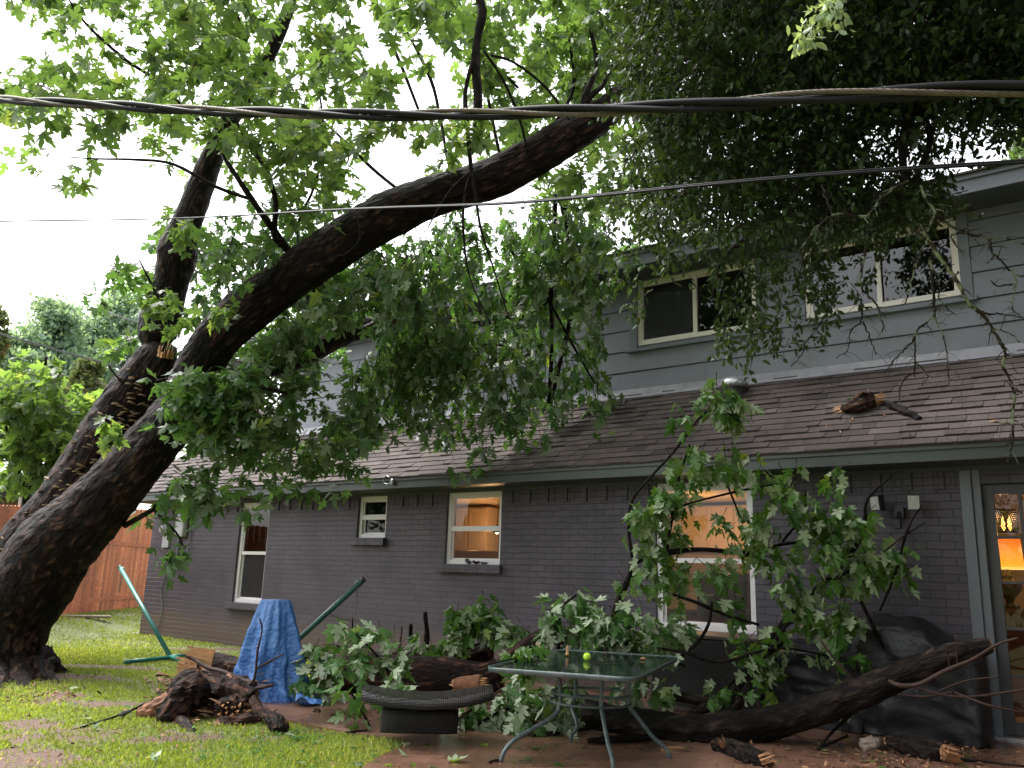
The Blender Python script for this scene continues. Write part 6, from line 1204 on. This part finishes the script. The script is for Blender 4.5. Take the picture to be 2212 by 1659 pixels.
bp_ = at(1268, 1418, 6.35); bp_ = gnd(1268, 1427, TZ-.003)+[0, 0, .0335]
bl_ = empty('tennis_ball', bp_, 0, 'yellow green tennis ball on the glass table', 'ball'); q = MB()
q.lathe([(.0335*math.sin(t), -.0335*math.cos(t)) for t in np.linspace(.05, 3.09, 16)], (0, 0, 0), 24); q.build('felt', M['ball'], bl_, True, smooth=True)
q = MB(); q.tube([(.0337*math.cos(t)*math.sqrt(1-(.55*math.sin(2*t))**2), .0337*math.sin(t)*math.sqrt(1-(.55*math.sin(2*t))**2), .0337*.55*math.sin(2*t)) for t in np.linspace(0, 6.283, 50)], .0011, 5, cap=False); q.build('seam', M['white'], bl_, True)
r_ = random.Random(9)
for k, (x, y, l) in enumerate(((1390, 1423, 'pale wood chip on the right half of the table top'), (1310, 1412, 'dark bark crumb with pale chip at the back of the table top'), (1365, 1432, 'black twig bit on the table top right of centre'), (1225, 1415, 'upright orange splinter at the back of the table'))):
    p = gnd(x, y, TZ+.008); q = MB(); q.tube([p-[.03, 0, 0], p+[0, 0, .004], p+[.025, .01, 0]] if k != 3 else [p, p+[0, 0, .08]], [.006, .011, .004] if k != 3 else [.02, .008], 6, rough=.4, freq=30, sub=3); tag(q.build('wood_chip', M[('wood', 'rot', 'limb', 'wood')[k]]), l, 'chip')
q = MB(); q.tube([gnd(1272, 1432, TZ+.006), gnd(1340, 1428, TZ+.01)], .004, 5); tag(q.build('stick', M['twig']), 'short stick lying beside the tennis ball', 'stick')
q = MB(); q.tube([gnd(1030, 1444, TZ+.02), gnd(1100, 1425, TZ+.012), gnd(1180, 1420, TZ+.01)], .006, 5, sub=3); tag(q.build('stick', M['limb']), 'dark stick across the left corner of the table top', 'stick')
# ------------------------------------------------------------------ black wicker seat, tipped and curved
def wickermat():
    mt, nt, b = newmat('woven_wicker'); L = nt.links; tc = nd(nt, 'ShaderNodeTexCoord'); w1 = nd(nt, 'ShaderNodeTexWave', Scale=20.); w1.bands_direction = 'X'; w2 = nd(nt, 'ShaderNodeTexWave', Scale=26.); w2.bands_direction = 'Z'
    L.new(tc.outputs['Object'], w1.inputs['Vector']); L.new(tc.outputs['Object'], w2.inputs['Vector']); mu = nd(nt, 'ShaderNodeMath', operation='MULTIPLY'); L.new(w1.outputs['Fac'], mu.inputs[0]); L.new(w2.outputs['Fac'], mu.inputs[1])
    L.new(ramp(nt, mu.outputs[0], [(0, (.006, .004, .004)), (.7, (.017, .012, .011))]), b.inputs['Base Color']); bp = nd(nt, 'ShaderNodeBump', Strength=1., Distance=.012); L.new(mu.outputs[0], bp.inputs['Height']); L.new(bp.outputs[0], b.inputs['Normal']); b.inputs['Roughness'].default_value = .35; return mt
WM = wickermat(); wc = gnd(905, 1600, PZ); ws = empty('wicker_seat', wc, math.atan2(*(gnd(1040, 1575)-gnd(815, 1570))[[1, 0]]), 'upturned black woven wicker seat with a curved top on the patio', 'seat')
def slab(L0, L1, W, T, curve, z, n=30, side=14, inset=0.):
    q = MB(); vs = []
    for i in range(n+1):
        s = i/n; x = L0+(L1-L0)*s; zc = z+curve*(((s-.45)*2)**2)-(.0 if s < .62 else .0)
        w = W*(1-.25*(2*s-1)**4)-inset
        for k in range(side):
            a = 6.283*k/side; yy = math.copysign(abs(math.cos(a))**.35, math.cos(a))*w; zz = math.copysign(abs(math.sin(a))**.5, math.sin(a))*T; vs.append((x, yy, zc+zz))
    fs = [(i*side+k, i*side+(k+1) % side, (i+1)*side+(k+1) % side, (i+1)*side+k) for i in range(n) for k in range(side)]+[tuple(range(side-1, -1, -1)), tuple(range(n*side, (n+1)*side))]
    return q.add(vs, fs)
slab(-.50, .62, .30, .05, .07, .33).build('seat_top', WM, ws, True, smooth=True); slab(-.33, .33, .16, .10, .0, .17).build('seat_base', WM, ws, True, smooth=True)
# ------------------------------------------------------------------ air conditioner and covered grills by the wall
def inh(name, u, w, z, label, cat): return empty(name, hw(u, w, z), HRZ, label, cat)
u0, _ = onwall(1405, 1450, .95); u1, _ = onwall(1640, 1450, .95); ac = inh('air_conditioner', (u0+u1)/2, .55, PZ, 'dark louvered air conditioner unit under the large window behind the branch', 'air conditioner'); L = (u1-u0)/2
q = MB(); q.box(-L+.03, -.36, .03, L-.03, .36, .80); q.build('coil', M['blacksteel'], ac, True); q = MB()
for k in range(30): zz = .06+k*.0245; q.box(-L, -.40, zz, L, -.385, zz+.011)
for k in range(30): zz = .06+k*.0245; q.box(L-.015, -.38, zz, L, .38, zz+.011); q.box(-L, -.38, zz, -L+.015, .38, zz+.011)
q.build('louvers', M['darkgreen'] if 0 else M['blacksteel'], ac, True); q = MB(); q.box(-L-.01, -.41, .80, L+.01, .4, .845); q.box(-L-.005, -.405, 0, L+.005, .4, .055)
for sx in (-1, 1): q.box(sx*(L-.02)-.02, -.405, .055, sx*(L-.02)+.02, -.37, .80)
q.build('casing', M['wicker'], ac, True, bevel=.01)
def cover(name, label, u0, u1, w, prof, depth, seed):
    """draped cover: prof gives the height along u (0..1)"""
    o = inh(name, (u0+u1)/2, w, PZ, label, 'covered grill'); n, R_ = 110, 46; vs = []; W = (u1-u0)/2
    for j in range(R_+1):
        t = j/R_
        for i in range(n):
            a = 6.283*i/n; ca, sa = math.cos(a), math.sin(a); sx = math.copysign(abs(ca)**.42, ca); sy = math.copysign(abs(sa)**.42, sa)
            if t < .3: k = t/.3; x, y = sx*W*k, sy*depth*k
            else: x, y = sx*W, sy*depth
            h = np.interp((x/W+1)/2, [p[0] for p in prof], [p[1] for p in prof])*(1-.10*max(0, -y/depth)*(1 if t < .3 else 1))
            if t < .3: z = h+.02*fbm(x*4+seed, y*4, 0)-.03*k**6
            else:
                k = (t-.3)/.7; z = (h-.03)*(1-k)+.01; f = .5*math.sin(i*.43+seed+k*2)+.5*math.sin(i*.19+2*k)+.6*fbm(x*4, z*3, seed)
                x *= 1+.035*f*k+.03*k; y *= 1+.07*f*(.3+k)
                x += .02*fbm(y*5, z*6, seed+3); y += .035*fbm(x*5+z*4, z*4-x*3, seed+5)
            vs.append((x, y, z))
    me = bpy.data.meshes.new('cover'); me.from_pydata(vs, [], [(j*n+i, (j+1)*n+i, (j+1)*n+(i+1) % n, j*n+(i+1) % n) for j in range(R_) for i in range(n)]); link(me, 'cover', M['blackcover'], o, True, True); return o
ua, _ = onwall(1835, 1500, .80); ub, _ = onwall(2118, 1500, .80)
cover('covered_grill', 'tall grill under a wrinkled black cover between the curved trunk and the door', ua, ub, .50, [(0, .86), (.10, 1.05), (.17, 1.15), (.50, 1.15), (.56, 1.12), (.80, .93), (.92, .86), (1, .84)], .30, 2)
uc, _ = onwall(1655, 1450, .9); ud, _ = onwall(1850, 1450, .9)
cover('covered_grill', 'lower black covered grill left of the tall one, behind the fallen branch', uc, ud, .58, [(0, .74), (.2, .84), (.8, .84), (1, .78)], .28, 7)
# fittings left on the kitchen window sill
for k, (x0, x1, r, l) in enumerate(((1010, 1019, .028, 'small dark pipe elbow, left of three fittings on the kitchen window sill'), (1024, 1037, .022, 'curved brown fitting, middle of three on the kitchen window sill'), (1042, 1054, .018, 'black tap like fitting, right of three on the kitchen window sill'))):
    a, b = onwall(x0, 1220, .02)[0], onwall(x1, 1220, .02)[0]; q = MB(); z = 1.602+r
    q.tube([hw(a, .035, z+(.02 if k < 2 else 0)), hw((a+b)/2, .05, z-.0), hw(b, .035, z+(.012 if k == 1 else 0))], [r*.8, r, r*.7], 9, sub=4); q.tube([hw(a, .035, z), hw(a, .035, z+.05 if k == 0 else z+.02)], r*1.15, 8); tag(q.build('pipe_fitting', M['limb' if k == 1 else 'blacksteel']), l, 'pipe fitting', 'fittings on the kitchen sill')
